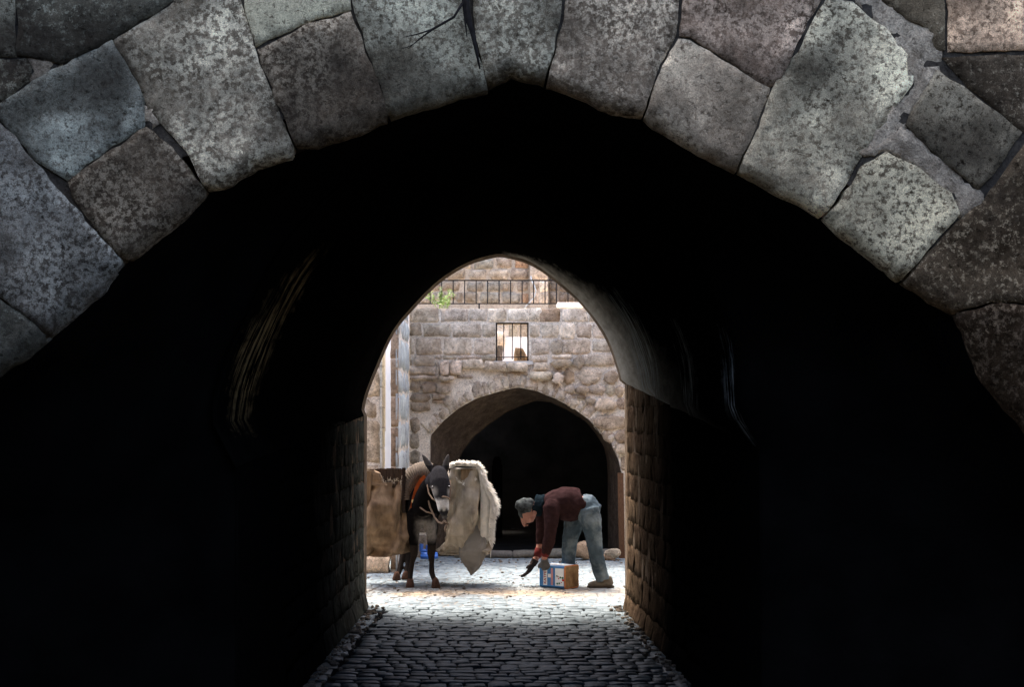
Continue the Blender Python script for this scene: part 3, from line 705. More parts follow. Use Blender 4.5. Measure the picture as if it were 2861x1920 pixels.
ul = [((820,140,1040,242),UG),((1080,118,1252,232),UB),((1285,130,1432,236),(.85,.62,.48)),((520,250,722,366),UB),((775,258,962,366),UP),((1003,258,1207,366),(1,.92,.85)),((1238,250,1432,362),UB),
 ((450,395,660,490),UB),((750,400,925,497),UG),((950,400,1140,497),UG),((1142,410,1206,500),UB),((1211,400,1262,497),UB),((1305,390,1422,497),UB),((718,505,870,627),UG),((900,515,1107,627),UG),((1140,515,1337,632),UG),((1363,520,1432,627),(.72,.52,.4)),
 ((525,520,617,592),UB),((630,515,690,622),UG),((220,565,340,632),UP),((240,495,335,560),UP),((330,420,440,490),UB),((360,515,510,600),UG),((690,150,795,236),UP),((560,130,680,232),UB),((1000,62,1085,106),UB),((760,20,980,110),UG),((1110,10,1260,100),UP),((1290,20,1432,110),UB),
 ((700,-110,900,0),UB),((930,-110,1130,0),UG),((1150,-110,1432,0),UP),((380,20,540,110),UB),((560,10,740,110),UG),((100,250,300,366),UG),((310,250,500,366),UP),((100,380,310,480),UB)]
for q, c in ul:
    stone('stone', PU(roundrect(*r2(q), .16), YU), facing(YU), ru, M['wall_stone'], gap=0, sp=.06, depth=.06, rnd=.012, amp=.008, edge=.008, nscale=8, color=jit(c, .08), proud=.018)
MB().box((cx0+.002, YU-.094, 2.3), (cx1, YU+.4, 5.0)).obj('pilaster', M['upper_mortar'], ru)
for q in ((1460,215,1655,372),(1462,385,1556,508),(1562,385,1658,508),(1462,514,1556,642),(1562,514,1658,642),(1462,60,1656,205),(1462,-90,1656,52)):
    stone('stone', PU(roundrect(*r2(q), .08), YU-.1), facing(YU-.1), ru, M['wall_stone'], gap=.003, sp=.07, depth=.03, rnd=.012, amp=.006, color=jit((1.2,1.12,1.04), .08), proud=.008)
MB().box((cx1+.002, YU+.112, 2.3), (4.6, YU+.4, 5.0)).obj('mortar_bed', M['upper_mortar'], ru)
for q in ((1668,320,1772,380),(1666,392,1772,492),(1668,510,1752,628),(1778,520,1868,622),(1872,520,1945,622),(1780,388,1862,505),(1870,470,1950,515),(1955,520,2060,622),(1870,385,1990,460),(1780,300,1900,380),(2065,500,2180,622),(2000,380,2150,490),(1668,200,1800,310),(1810,180,1960,290)):
    stone('stone', PU(roundrect(*r2(q), .14), YU+.1), facing(YU+.1), ru, M['wall_stone'], gap=0, sp=.06, depth=.06, rnd=.012, amp=.010, edge=.012, color=jit((.46,.42,.40), .12), proud=.028)
def zz2(x, y, yy): return W(914.5+x*.2026, 563.4+y*.2026, yy)
hose = MB().tube([zz2(1465,330,20.8),zz2(1470,380,20.8),zz2(1500,430,20.75),zz2(1521,490,20.7),zz2(1505,560,20.7),zz2(1455,620,20.7),zz2(1410,665,20.7),zz2(1395,690,20.7)], .009, 7).obj('hose', m_plain('pale_hose', (.55,.55,.52), .5), None, True)
tag(hose, 'thin pale hose hanging in a curve against the upper wall pilaster', 'hose')
wb = MB().box(tuple(W(1272,697,17.5)), tuple(W(1332,690,17.5)+Vector((0, .4, 0)))).obj('white_board', m_white)
tag(wb, 'flat white board lying on the top edge of the ruined wall', 'board')
m_leaf = m_plain('leaf', (.16,.24,.045), .6, .5, 9, 40, .2, .002, spec=.4)
pl = thing('leafy_plant', 'light green leafy plant sprouting behind the railing at left', 'plant', W(1005, 700, 19.1))
pst = MB(); lv = MB(); rp = random.Random(5); base = W(1010, 704, 19.1)
for k in range(13):
    a = rp.uniform(-1.1, 1.1); L = rp.uniform(.14, .30); b0 = base+Vector((rp.uniform(-.09, .09), rp.uniform(-.08, .08), 0))
    tip = b0+Vector((math.sin(a)*L, rp.uniform(-.1, .1), math.cos(a*.8)*L)); mid = b0.lerp(tip, .5)+Vector((0, 0, .03))
    pst.tube([b0, mid, tip], [.004, .003, .0015], 5)
    for q in range(16):
        t = rp.uniform(.15, 1.05); c = b0.lerp(mid, t*2) if t < .5 else mid.lerp(tip, t*2-1)
        d = Vector((rp.uniform(-1, 1), rp.uniform(-1, 1), rp.uniform(-.3, .8))).normalized(); s = d.cross(Vector((0, 0, 1))).normalized()*rp.uniform(.007, .012); l = rp.uniform(.035, .06)
        n_ = d.cross(s).normalized()*.006
        lv.add([c, c+d*l*.45+s+n_, c+d*l, c+d*l*.45-s+n_, c+d*l*.5-n_*.5], [(0, 1, 4), (1, 2, 4), (2, 3, 4), (3, 0, 4)])
pst.obj('stem', m_leaf, pl); o = lv.obj('leaves', m_leaf, pl); o['kind'] = 'stuff'

# ------------------------------------------------------------------ left side of the courtyard
pier = thing('stone_pier', 'pale bluish stone pier at the left end of the ruined wall', 'pier', (-1.27, 16.3, 0))
XP = -1.235; YP = 15.47
MB().box((-1.318, YP+.012, -.05), (XP-.012, YB-.005, 3.0)).obj('core', M['wall_mortar'], pier)
z = -.03
while z < 2.9:
    h = random.uniform(.24, .4); y = YP
    while y < YB-.02:
        L = random.uniform(.4, .8); y1 = min(YB-.01, y+L)
        if YB-y1 < .2: y1 = YB-.01
        stone('stone', roundrect(y, z, y1, z+h-.004, .06), lambda u, v, d: Vector((XP+d, u, v)), pier, M['pier_stone'], gap=.003, sp=.09, depth=.03, rnd=.014, amp=.008, color=jit((.95,1.0,1.02), .06)); y = y1
    z += h
for i, (y0, y1) in enumerate(((700,818),(820,905),(907,975),(977,1065),(1067,1150),(1152,1300))):
    stone('stone', [(W(x, yd, YP).x, W(x, yd, YP).z) for x, yd in roundrect(891, y0, 909, y1, .06)], facing(YP), pier, M['wall_stone'], gap=.002, sp=.06, depth=.02, rnd=.008, amp=.005, color=jit((.72,.62,.54) if i < 3 else (.58,.47,.40), .08))
YL = 15.7
lw = thing('side_wall', 'tan stone wall behind the left sack at the courtyard edge', 'stone wall', (-2.0, YL, 0))
xr = W(868, 0, YL).x
MB().box((-2.1, YL+.012, -.05), (xr-.01, YL+.32, 2.55)).obj('mortar_bed', M['wall_mortar'], lw)
yd = 775.
for k, hgt in enumerate((65,70,45,105,80,90,80,75)):
    x = 868.
    while x > 740:
        wd = random.uniform(26, 44); stone('stone', [(W(a, b, YL).x, W(a, b, YL).z) for a, b in roundrect(x-wd, yd, x-1, yd+hgt-1.5, .08)], facing(YL), lw, M['wall_stone'], gap=.003, sp=.07, depth=.03, rnd=.014, amp=.012 if k < 6 else .03, color=jit((1.0,.94,.86) if k < 6 else (1.15,1.1,1.04), .12)); x -= wd
    yd += hgt
for k in range(11):     # squared quoins on the end of the side wall
    z0 = k*.225; mb = MB(); mb.box((xr-.006, YL-.006, z0), (xr+.02, YL+.33, z0+.218)); mb.obj('quoin', M['pier_stone'], lw, color=jit((1.4,1.36,1.28), .05))
ww = thing('white_wall', 'bright white plastered wall seen in the gap beside the pier', 'wall', (-2, 16.7, 0))
MB().box((-4, 18.4, -.05), (-1.32, 18.6, 3.1)).obj('plaster', m_white, ww)
gp = MB().box(tuple(W(870, 985, 16.6)), tuple(W(879, 740, 16.6)+Vector((0, .06, 0)))).obj('door_leaf', m_plain('grey_door', (.55,.53,.5), .7, .08, 6), ww)
pp = MB().box(tuple(W(872, 1012, 16.5)), tuple(W(877, 868, 16.5)+Vector((0, .05, 0)))).obj('dark_post', m_plain('dark_timber', (.05,.038,.03), .8, .3, 20)); tag(pp, 'narrow dark wooden post against the white wall beside the pier', 'post')
sb = MB()
o = stone('stone_block', [(W(x, y, 15.35).x, W(x, y, 15.35).z) for x, y in ((829,1309),(884,1309),(886,1272),(868,1266),(829,1268))], facing(15.35), None, M['wall_stone'], gap=0, sp=.04, depth=.28, rnd=.03, amp=.015, edge=.008, color=(1.35,1.2,1.05)); tag(o, 'squared tan stone block on the paving under the left sack', 'stone block')

# things along the foot of the ruined wall
st = MB(); 
step = thing('stone_step', 'low worn stone step across the foot of the dark arch', 'step', (.4, 17.0, 0))
x = W(1035, 0, 17).x
while x < W(1405, 0, 17).x:
    L = random.uniform(.25, .45); stone('stone', roundrect(x, 0, x+L, .085+random.uniform(-.015, .02), .2), facing(17.02), step, M['pier_stone'], gap=.003, sp=.05, depth=.25, rnd=.02, amp=.012, color=jit((.42,.40,.36), .15)); x += L
for lab, xc, yb, s, c in (('rounded brown rock at the wall foot seen between the legs of the bending person', 1333, 1256, (.13,.09,.11), (.7,.6,.5)), ('flat grey rock on the ground right of the bending person', 1395, 1262, (.10,.08,.055), (.9,.9,.85)), ('small dark rock under the flat grey rock at the arch foot', 1385, 1272, (.09,.07,.04), (.6,.5,.42))):
    mb = MB(); p = W(xc, yb, 16.8); mb.ball((p.x, 16.8, max(.02, p.z)), s, 10)
    me = mesh('rock', mb.v, mb.f)
    for v in me.vertices: v.co += Vector(noise.noise_vector(v.co*9))*.03
    tag(link('rock', me, M['wall_stone'], None, False, color=c), lab, 'rock', 'rocks at the wall foot')
pk = MB().box(tuple(W(1411, 1276, 17.0)), tuple(W(1424, 1080, 17.0)+Vector((0, .05, 0))), Matrix.Rotation(R(-1), 3, 'Y')).obj('wooden_plank', m_plain('brown_plank', (.13,.07,.04), .8, .4, 30, 60, .5, .004, stretch=(6, 6, .6)))
tag(pk, 'upright brown plank leaning at the right jamb of the back arch', 'plank')
dp = thing('dark_post', 'dark round-topped post standing in the gloom inside the back arch', 'post', W(1134, 1240, 20))
m_dp = m_plain('tarred_wood', (.008,.008,.009), .9, .3, 20)
p = W(1134, 1050, 20); MB().tube([(p.x, 20, 0), (p.x, 20, 1.02)], .075, 14).tube([(p.x, 20, 1.0), (p.x, 20, 1.08), (p.x, 20, 1.14)], [.06, .06, .035], 14).obj('shaft', m_dp, dp, True)
# blue plastic thing behind the donkey
bc = thing('blue_chair', 'small blue plastic chair on its side behind the donkey legs', 'chair', W(965, 1285, 16.2))
m_bl = m_plain('blue_plastic', (.03,.12,.42), .4, .2, 10, 30, .1, .002, spec=.5)
def z8(x, y, yy=16.2): return W(800.2+(x*.205/.25*.25*1.0)*1.0*.4105/.205*.5+0, 0, yy)
def q8(x, y, yy=16.2): return W((980+x/4.869)*.8165, (1480+y/4.869)*.8165, yy)
MB().tube([q8(962,200),q8(958,300)], .022, 8).obj('leg', m_bl, bc); MB().tube([q8(1045,215),q8(1040,300)], .02, 8).obj('leg', m_bl, bc)
MB().tube([q8(950,300),q8(1000,295),q8(1060,300)], .022, 8).obj('stretcher', m_bl, bc); MB().tube([q8(955,345,16.1),q8(1010,350,16.1),q8(1180,345,16.1)], .028, 8).obj('seat', m_bl, bc, True); MB().tube([q8(950,375,16),q8(1080,378,16),q8(1185,370,16)], .024, 8).obj('backrest', m_bl, bc, True)

# ------------------------------------------------------------------ donkey
def zd(x, y, yy): return W(800.2+x*.25, 996+y*.25, yy)
def coat_mat():
    t = NT('donkey_coat'); a = t.n('ShaderNodeAttribute', attribute_name='coat'); p = t.pos(True)
    c = t.mix(a.outputs['Color'], t.ramp(t.noise(p, 45, 5, .7), [(.3, .7), (.7, 1.3)]), 1.0, 'MULTIPLY')
    return t.out(c, .75, t.bump(t.noise(p, 160, 4, .6, (1, 1, .3)), .5, .004), .03)
M['coat'] = coat_mat()
DY = 14.05
dk = thing('donkey', 'dark donkey with white muzzle facing the camera under two loaded panniers', 'donkey', (zd(650, 1380, DY).x, DY+.35, 0))
b = MB(); LX = (1, 0, 0)
X = lambda x, yy=DY: zd(x, 0, yy).x
cxd = X(645)
# trunk, chest to rump
b.tube([(cxd, 14.0, .78), (cxd, 14.06, .77), (cxd, 14.2, .78), (cxd-.02, 14.45, .78), (cxd-.06, 14.72, .82), (cxd-.08, 14.9, .84), (cxd-.09, 15.02, .82)], [(.09,.12),(.145,.18),(.17,.21),(.20,.22),(.19,.21),(.16,.18),(.07,.09)], 16, LX)
# neck and head
nk = [Vector((cxd, 14.12, .86)), zd(665, 620, 13.98), zd(720, 470, 13.9), zd(775, 370, 13.86)]
b.tube(nk, [(.14,.17),(.115,.15),(.095,.12),(.075,.085)], 14, LX)
hd = [zd(795, 300, 13.88), zd(805, 350, 13.83), zd(815, 430, 13.76), zd(826, 520, 13.71), zd(838, 600, 13.665), zd(846, 665, 13.64), zd(850, 712, 13.635)]
b.tube(hd, [(.055,.06),(.088,.095),(.098,.105),(.082,.09),(.062,.066),(.056,.056),(.040,.036)], 16, LX)
b.ball(zd(858, 738, 13.66), (.032,.035,.028), 10)               # chin
for ex in (752, 893): b.ball(zd(ex, 452, 13.72), (.022,.03,.026), 10)   # brow ridges
# ears: hollowed leaves
for base_, tip, q in ((zd(738,300,13.9), zd(650,162,13.9), 0), (zd(858,300,13.9), zd(893,158,13.9), 1)):
    d = tip-base_; b.tube([base_-d*.15, base_+d*.15, base_+d*.45, base_+d*.78, tip], [(.022,.022),(.036,.024),(.036,.02),(.024,.014),(.008,.006)], 10, LX)
# legs
def leg(pts, rads): b.tube(pts, rads, 12, LX)
def lg(l, r): leg([zd(x, y, yy) for x, y, yy in l], r)
lg([(585,720,14.08),(572,860,14.06),(574,980,14.05),(578,1075,14.045),(560,1150,14.05),(546,1240,14.05),(543,1285,14.03),(541,1315,14.02)], [(.085,.11),(.065,.085),(.045,.055),(.040,.046),(.026,.030),(.028,.033),(.026,.03),(.03,.033)])
lg([(725,720,14.08),(742,860,14.06),(738,980,14.05),(734,1075,14.045),(738,1150,14.05),(738,1235,14.05),(752,1285,14.02),(765,1310,14.0)], [(.085,.11),(.062,.082),(.045,.055),(.040,.046),(.026,.030),(.030,.034),(.027,.03),(.03,.033)])
for x0, dxx in ((530, -95), (560, -50)):
    hx = [(x0,760,14.85),(x0-8,880,14.80),(x0+dxx*.35,985,14.86),(x0+dxx*.5,1055,14.92),(x0+dxx*.75,1160,14.84),(x0+dxx*.9,1225,14.8),(x0+dxx*1.05,1262,14.76)]
    lg(hx, [(.085,.13),(.07,.105),(.045,.058),(.038,.05),(.027,.032),(.03,.034),(.029,.032)])
b.tube([(cxd-.09, 15.03, .9), (cxd-.12, 15.1, .75), (cxd-.13, 15.1, .5)], [.03, .025, .012], 8)
for nx in (828, 876): b.ball(zd(nx, 672, 13.615), (.014,.012,.016), 8)
body = b.blob('body', M['coat'], dk, .011, 8, .5)
me = body.data; ca = me.color_attributes.new('coat', 'FLOAT_COLOR', 'POINT'); cols = []
org = Vector(dk.location)
def sst(a, b_, x): t = min(1, max(0, (x-a)/(b_-a))); return t*t*(3-2*t)
for v in me.vertices:
    p = v.co+org; s = p.y/F; xz = ((p.x/s+1168-800.2)/.25, ((960-(p.z-EYE)/s)-996)/.25); zx, zy = xz
    nz = noise.noise(p*14)*.5+noise.noise(p*40)*.25
    c = Vector((.0055,.005,.005)); gy = Vector((.15,.138,.125)); wh = Vector((.56,.53,.49)); br = Vector((.07,.055,.045))
    if p.y < 13.775+.0008*max(0, 480-zy) and zy < 780 and p.z > .62:
        m_ = sst(565, 605, zy+nz*40+abs(zx-838)*.25)*(1-sst(668, 690, zy+nz*16))       # pale muzzle, dark nostrils and lips
        e_ = max(0, 1-math.hypot((zx-748)/60, (zy-505)/62))+max(0, 1-math.hypot((zx-902)/30, (zy-505)/62))
        c = c.lerp(Vector((.034,.033,.036)), .7); c = c.lerp(gy*1.5, min(1, e_*1.5)); c = c.lerp(wh, m_*.95)
        if zy < 265: c = c.lerp(gy*1.2, .35)
        k = sst(712, 740, zy); c = c.lerp(gy, k*.7)
        nd_ = min(math.hypot((zx-828)/16, (zy-676)/20), math.hypot((zx-874)/14, (zy-672)/20)); c = c.lerp(Vector((.008,.008,.008)), max(0, 1-nd_)**.5)
    else:
        u = sst(720, 800, zy+nz*60)*(1-sst(900, 1000, zy+nz*50))*sst(570, 640, zx+nz*40)*(1-sst(765, 800, zx+nz*30))
        if p.y < 14.35: c = c.lerp(gy*1.25, u)
        else: c = c.lerp(gy, sst(700, 780, zy)*(1-sst(880, 960, zy)))
        if zy > 1000: c = c.lerp(br*.6, .5)
    cols.append((*c, 1))
ca.data.foreach_set('color', [x for c in cols for x in c])
m_hoof = m_plain('hoof', (.075,.042,.03), .7, .3, 25)
for x, y, yy, top in ((541,1380,14.02,1316), (777,1375,14.0,1312), (418,1312,14.7,1262), (500,1305,14.75,1260)):
    p = zd(x, y, yy); t = zd(x-(6 if x > 700 else -2), top, yy); p.z = 0.002
    t.z = max(t.z, .06)
    MB().tube([p, p+Vector((0, 0, .012)), t, t+Vector((0, .01, .012))], [(.043,.05),(.044,.052),(.032,.036),(.024,.028)], 14, LX).obj('hoof', m_hoof, dk, True)
m_eye = m_plain('eye', (.01,.008,.007), .15, .1, 10, spec=.7)
for ex, ey in ((748,466),(897,462)): MB().ball(zd(ex, ey, 13.688), (.013,.012,.012), 10).obj('eye', m_eye, dk, True)
mn = MB(); rq = random.Random(9)
for k in range(110):
    t = rq.random(); q = zd(790, 290, 13.87).lerp(zd(740, 330, 14.0), t)+Vector((rq.uniform(-.025,.025), rq.uniform(-.02,.02), rq.uniform(-.01, .01)))
    mn.tube([q, q+Vector((rq.uniform(-.02,.02), -.01, rq.uniform(.02,.05)))], [.004, .001], 4)
o = mn.obj('mane', m_plain('mane', (.05,.04,.035), .9), dk); o['kind'] = 'stuff'

# halter
hl = thing('rope_halter', 'pale rope halter knotted under the donkey chin', 'halter', zd(850, 780, 13.62))
m_rope = m_plain('rope', (.22,.16,.12), .9, .3, 80, 120, .6, .003)
def rope(nm, pts, r=.008): return MB().tube(pts, r, 7).obj(nm, m_rope, hl, True)
rope('cheek_rope', [zd(722,390,13.82),zd(700,450,13.8),zd(712,520,13.77),zd(745,570,13.72),zd(772,588,13.68)])
rope('lead_rope', [zd(700,470,13.84),zd(702,560,13.84),zd(725,650,13.82),zd(765,740,13.78),zd(800,785,13.72),zd(835,795,13.66),zd(855,770,13.63)], .009)
rope('noseband', [zd(770,588,13.69),zd(800,566,13.645),zd(845,552,13.61),zd(885,560,13.63),zd(902,575,13.67)], .009)
rope('far_cheek_rope', [zd(903,400,13.78),zd(912,470,13.76),zd(908,530,13.72),zd(900,575,13.68)], .007)
rope('knot', [zd(850,765,13.62),zd(872,790,13.61),zd(890,800,13.62),zd(868,815,13.61),zd(858,850,13.62),zd(866,870,13.62)], .010)
rope('breast_rope', [zd(598,620,13.93),zd(640,655,13.86),zd(690,690,13.84),zd(745,705,13.84)], .008)
# pack saddle pad
sd_ = thing('pack_saddle', 'padded striped pack saddle with orange leather strap on the donkey', 'saddle', zd(590, 300, 14.25))
m_pad = m_plain('striped_felt', (.13,.105,.082), .95, .3, 12, 90, .6, .006)
pd = MB(); n = 84
V = []; Fc = []
for i in range(n+1):
    a = math.pi*(-.02+.62*i/n)      # padded roll from the left shoulder over the withers
    cx_, cz_ = X(672, 14.2), zd(0, 560, 14.2).z
    Rr = .255+.02*math.sin(a); c = Vector((cx_-math.cos(a)*.165, 14.2, cz_+math.sin(a)*.245))
    rad =   .115*(1+.03*math.sin(i*1.5))
    o = Vector((-math.cos(a), 0, math.sin(a)))
    for k in range(12):
        th = 2*math.pi*k/12; V.append(c+o*math.cos(th)*rad+Vector((0, 1, 0))*math.sin(th)*rad*1.35)
for i in range(n):
    for k in range(12): Fc.append((i*12+k, (i+1)*12+k, (i+1)*12+(k+1) % 12, i*12+(k+1) % 12))
Fc += [tuple(range(12)), tuple(reversed(range(n*12, n*12+12)))]
pd.add(V, Fc); pd.obj('pad', m_pad, sd_, True)
MB().tube([zd(505,330,14.2),zd(530,340,14.16),zd(545,335,14.2)], [.02,.022,.012], 8).obj('pommel', m_plain('saddle_wood', (.16,.11,.07), .8), sd_, True)
m_or = m_plain('orange_leather', (.30,.065,.018), .55, .3, 12, 60, .3, .002)
def strap(nm, pts, wd, mat):
    V = []; P = [Vector(p) for p in pts]
    for i, p in enumerate(P):
        t = (P[min(i+1, len(P)-1)]-P[max(i-1, 0)]).normalized(); s = t.cross(Vector((0, -1, 0))).normalized()*wd/2
        V += [p-s+Vector((0, -.006, 0)), p+s+Vector((0, -.006, 0)), p+s+Vector((0, .006, 0)), p-s+Vector((0, .006, 0))]
    Fc = []
    for i in range(len(P)-1):
        for k in range(4): Fc.append((i*4+k, i*4+(k+1) % 4, i*4+4+(k+1) % 4, i*4+4+k))
    Fc += [(0,3,2,1), tuple(range(len(V)-4, len(V)))]
    return MB().add(V, Fc).obj(nm, mat, sd_)
strap('strap', [zd(680,368,13.98),zd(640,400,13.97),zd(605,460,13.96),zd(585,530,13.96),zd(568,600,13.97),zd(560,655,13.99)], .036, m_or)
strap('padded_collar', [zd(705,375,13.93),zd(665,420,13.93),zd(632,490,13.93),zd(608,560,13.94),zd(590,610,13.95)], .030, m_plain('tan_leather', (.26,.18,.12), .8, .3, 15))
MB().ball(zd(567,595,13.95), (.014,.008,.018), 10).obj('buckle', m_plain('brass', (.4,.3,.15), .4), sd_, True)
strap('girth', [zd(560,640,14.0),zd(545,690,14.05),zd(530,760,14.1)], .045, m_plain('wool_band', (.10,.06,.045), .9, .4, 60))

# panniers: boarded boxes wrapped in sacking
m_burl = m_plain('burlap', (.26,.185,.12), .95, .3, 3, 260, .5, .003, dirt=((.085,.058,.042), 3.2, .50), stretch=(5, 5, 1.6))
m_burl2 = m_plain('pale_burlap', (.42,.365,.29), .95, .3, 3, 260, .5, .003, dirt=((.15,.12,.09), 3.2, .50), stretch=(5, 5, 1.6))
m_board = m_plain('weathered_board', (.06,.042,.031), .85, .4, 10, 40, .5, .004, stretch=(8, 8, 1))
m_tan = m_plain('tan_board', (.24,.165,.10), .85, .3, 10, 40, .5, .004, stretch=(8, 8, 1))
def bag(name, rows_, mat, parent, fold=.012, nf=9, seed=0, closed=True, dep=.42):
    """sacking hung round a box: rows (x left, x right, y) in sketch units from top to bottom, with hanging folds"""
    m = 96; V = []; Fc = []; R_ = []
    K = 40
    for i in range(K+1):
        t = i/K*(len(rows_)-1); j = min(int(t), len(rows_)-2); f_ = t-j
        R_.append([rows_[j][q]*(1-f_)+rows_[j+1][q]*f_ for q in range(4)])
    for i, (xl, xr_, yz, yb) in enumerate(R_):
        p0, p1 = zd(xl, yz, yb), zd(xr_, yz, yb); wd = p1.x-p0.x; ct = (p0.x+p1.x)/2
        fr = sst(0, .25, i/K)
        d = dep*(1-.55*sst(.86, 1.0, i/K)); 
        for k in range(m):
            a = 2*math.pi*k/m; ca, sa = math.cos(a), math.sin(a)
            e = .32; x = math.copysign(abs(ca)**e, ca)*wd/2; y = math.copysign(abs(sa)**e, sa)*d/2
            fo = fold*(.4+.6*fr)*(1.5*noise.noise(Vector((x*nf*2.6+i*.05, seed, i*.05+y)))+1.1*(.5-abs(noise.noise(Vector((x*nf*4.2+i*.04, seed+4, i*.06+y)))))+.5*noise.noise(Vector((x*14, seed+9, i*.35))))
            # gathered folds fan out from the upper corners
            fan = fold*.6*math.sin((x/wd*8+seed)+i*.16)*(1-abs(2*i/K-1)*.5)
            out = Vector((ca*.5, sa, 0)).normalized()
            V.append(Vector((ct+x, yb+d/2+y if True else 0, p0.z))+out*(fo+fan*abs(sa)))
    for i in range(K):
        for k in range(m): Fc.append((i*m+k, i*m+(k+1) % m, (i+1)*m+(k+1) % m, (i+1)*m+k))
    if closed: Fc.append(tuple(range(K*m, K*m+m)))
    return MB().add(V, Fc).obj(name, mat, parent, True)
lp = thing('pannier', 'brown sack pannier with dark boards on the left of the donkey', 'pannier', zd(300, 1100, 14.35), 'panniers slung on the donkey')
bag('sacking', [(100,345,470,14.1),(95,300,480,14.1),(90,320,485,14.1),(100,300,490,14.1)][:0]+[(95,482,420,14.1),(92,486,520,14.09),(95,492,700,14.08),(100,494,860,14.07),(112,494,980,14.08),(122,478,1060,14.1),(135,400,1100,14.13)], m_burl, lp, .08, 5, 1)
# upper sacking that still hangs on the left, and the torn front that shows the boards
bag('sacking_flap', [(150,212,308,14.07),(140,262,340,14.065),(130,300,400,14.06),(120,330,450,14.06)], m_burl, lp, .010, 12, 3, False, .06)
bag('sacking_flap', [(60,118,312,14.07),(62,140,420,14.06),(66,168,600,14.05),(70,165,800,14.05),(80,150,980,14.06),(90,128,1100,14.08)], m_burl, lp, .012, 12, 8, False, .1)
def zbox(nm, x0, y0, x1, y1, yy, th, mat, par, rot=None):
    p0, p1 = zd(x0, y1, yy), zd(x1, y0, yy); return MB().box((p0.x, yy, p0.z), (p1.x, yy+th, p1.z), rot).obj(nm, mat, par)
zbox('board', 236, 296, 320, 470, 14.115, .02, m_board, lp); zbox('board', 323, 292, 395, 470, 14.112, .02, m_board, lp); zbox('board', 398, 294, 462, 470, 14.117, .02, m_board, lp)
zbox('corner_post', 468, 288, 498, 700, 14.05, .045, m_plain('dark_board', (.03,.022,.018), .85, .3, 12, 40, .4, .003, stretch=(8,8,1)), lp)
zbox('slat', 143, 320, 182, 580, 14.03, .022, m_tan, lp, Matrix.Rotation(R(3), 3, 'Y'))
zbox('rear_board', 120, 300, 480, 460, 14.48, .02, m_board, lp)
fz = MB(); rq = random.Random(2)
for k in range(90):
    q = zd(rq.uniform(275, 470), 0, 14.07); q.z = zd(0, 425-30*abs(math.sin(q.x*40))+rq.uniform(-10, 10), 14.07).z
    fz.tube([q, q+Vector((rq.uniform(-.015, .015), -.008, rq.uniform(-.03, .03)))], [.002, .0006], 4)
for k in range(60):
    q = zd(rq.uniform(95, 190), rq.uniform(295, 330), 14.07); fz.tube([q, q+Vector((rq.uniform(-.02, .02), -.01, rq.uniform(-.01, .03)))], [.003, .001], 4)
o = fz.obj('frayed_threads', m_plain('pale_thread', (.42,.36,.28), .95), lp); o['kind'] = 'stuff'
rpn = thing('pannier', 'pale sack pannier with shaggy fleece top on the right of the donkey', 'pannier', zd(1080, 1080, 14.35), 'panniers slung on the donkey')
bag('sacking', [(915,1172,300,14.08),(915,1178,420,14.07),(905,1190,600,14.06),(880,1210,760,14.055),(840,1225,900,14.06),(800,1228,1000,14.08),(790,1215,1050,14.1),(830,1160,1085,14.14)], m_burl2, rpn, .08, 5, 5)
zbox('board', 1005, 300, 1085, 400, 14.045, .02, m_tan, rpn); zbox('board', 1088, 300, 1135, 392, 14.047, .02, m_tan, rpn)
zbox('corner_post', 893, 292, 917, 640, 14.06, .04, m_plain('grey_board', (.04,.033,.028), .85, .3, 12), rpn)
bag('hanging_corner', [(1040,1215,780,14.14),(1000,1226,880,14.07),(985,1232,960,14.03),(985,1232,1040,14.01),(990,1228,1090,14.01),(1030,1195,1170,14.015),(1070,1140,1230,14.02),(1094,1102,1272,14.03)], m_plain('grey_cloth', (.24,.225,.20), .9, .2, 6, 200, .4, .003, dirt=((.22,.2,.17), 4, .5)), rpn, .010, 7, 11, True, .09)
fl = thing('shaggy_fleece', 'white shaggy fleece draped over the top and side of the right pannier', 'fleece', zd(1180, 290, 14.3))
m_fl = m_plain('fleece', (.74,.70,.63), .95, .15, 20, 80, .6, .006)
V = []; Fc = []
path = [(905,285),(960,262),(1060,262),(1150,268),(1182,310),(1200,400),(1240,500),(1285,590),(1280,690),(1268,800),(1262,950)]
for i, (px, py) in enumerate(path):
    for k in range(7):
        yy = 14.05+.42*k/6; q = zd(px, py, 14.05); th = .02
        V.append((q.x+.012*noise.noise(Vector((i, k, 0))), yy, q.z+.012*noise.noise(Vector((k, i, 5)))))
n7 = len(V)
xin = zd(1184, 0, 14.05).x
for i_, v in enumerate(list(V)): V.append((v[0]-.012 if i_ < 28 else min(v[0]-.02, xin), v[1], v[2]-(.008 if i_ < 28 else .022)))
for i in range(len(path)-1):
    for k in range(6):
        a_ = i*7+k; Fc.append((a_, a_+1, a_+8, a_+7)); Fc.append((n7+a_, n7+a_+7, n7+a_+8, n7+a_+1))
    Fc.append((i*7, i*7+7, n7+i*7+7, n7+i*7)); Fc.append((i*7+6, n7+i*7+6, n7+i*7+13, i*7+13))
MB().add(V, Fc).obj('hide', m_fl, fl, True)
tf = MB(); rq = random.Random(4)
for k in range(1900):
    t = rq.random()*(len(path)-1.001); j = int(t); f_ = t-j
    px = path[j][0]*(1-f_)+path[j+1][0]*f_; py = path[j][1]*(1-f_)+path[j+1][1]*f_; q = zd(px, py, 14.05); q.y = 14.03+.44*rq.random()**2
    side_ = sst(3, 5, t); d = Vector((.15+.85*side_+rq.uniform(-.6, .6), rq.uniform(-.7, .2), (1-side_)*1.0-side_*.55+rq.uniform(-.5, .5))).normalized()
    L = rq.uniform(.03, .075)*(1.35 if 5 < t < 8 else .9)
    tf.tube([q-d*.01, q+d*L*.6+Vector((0, 0, -.006)), q+d*L+Vector((0, 0, -.02))], [.008, .006, .001], 4)
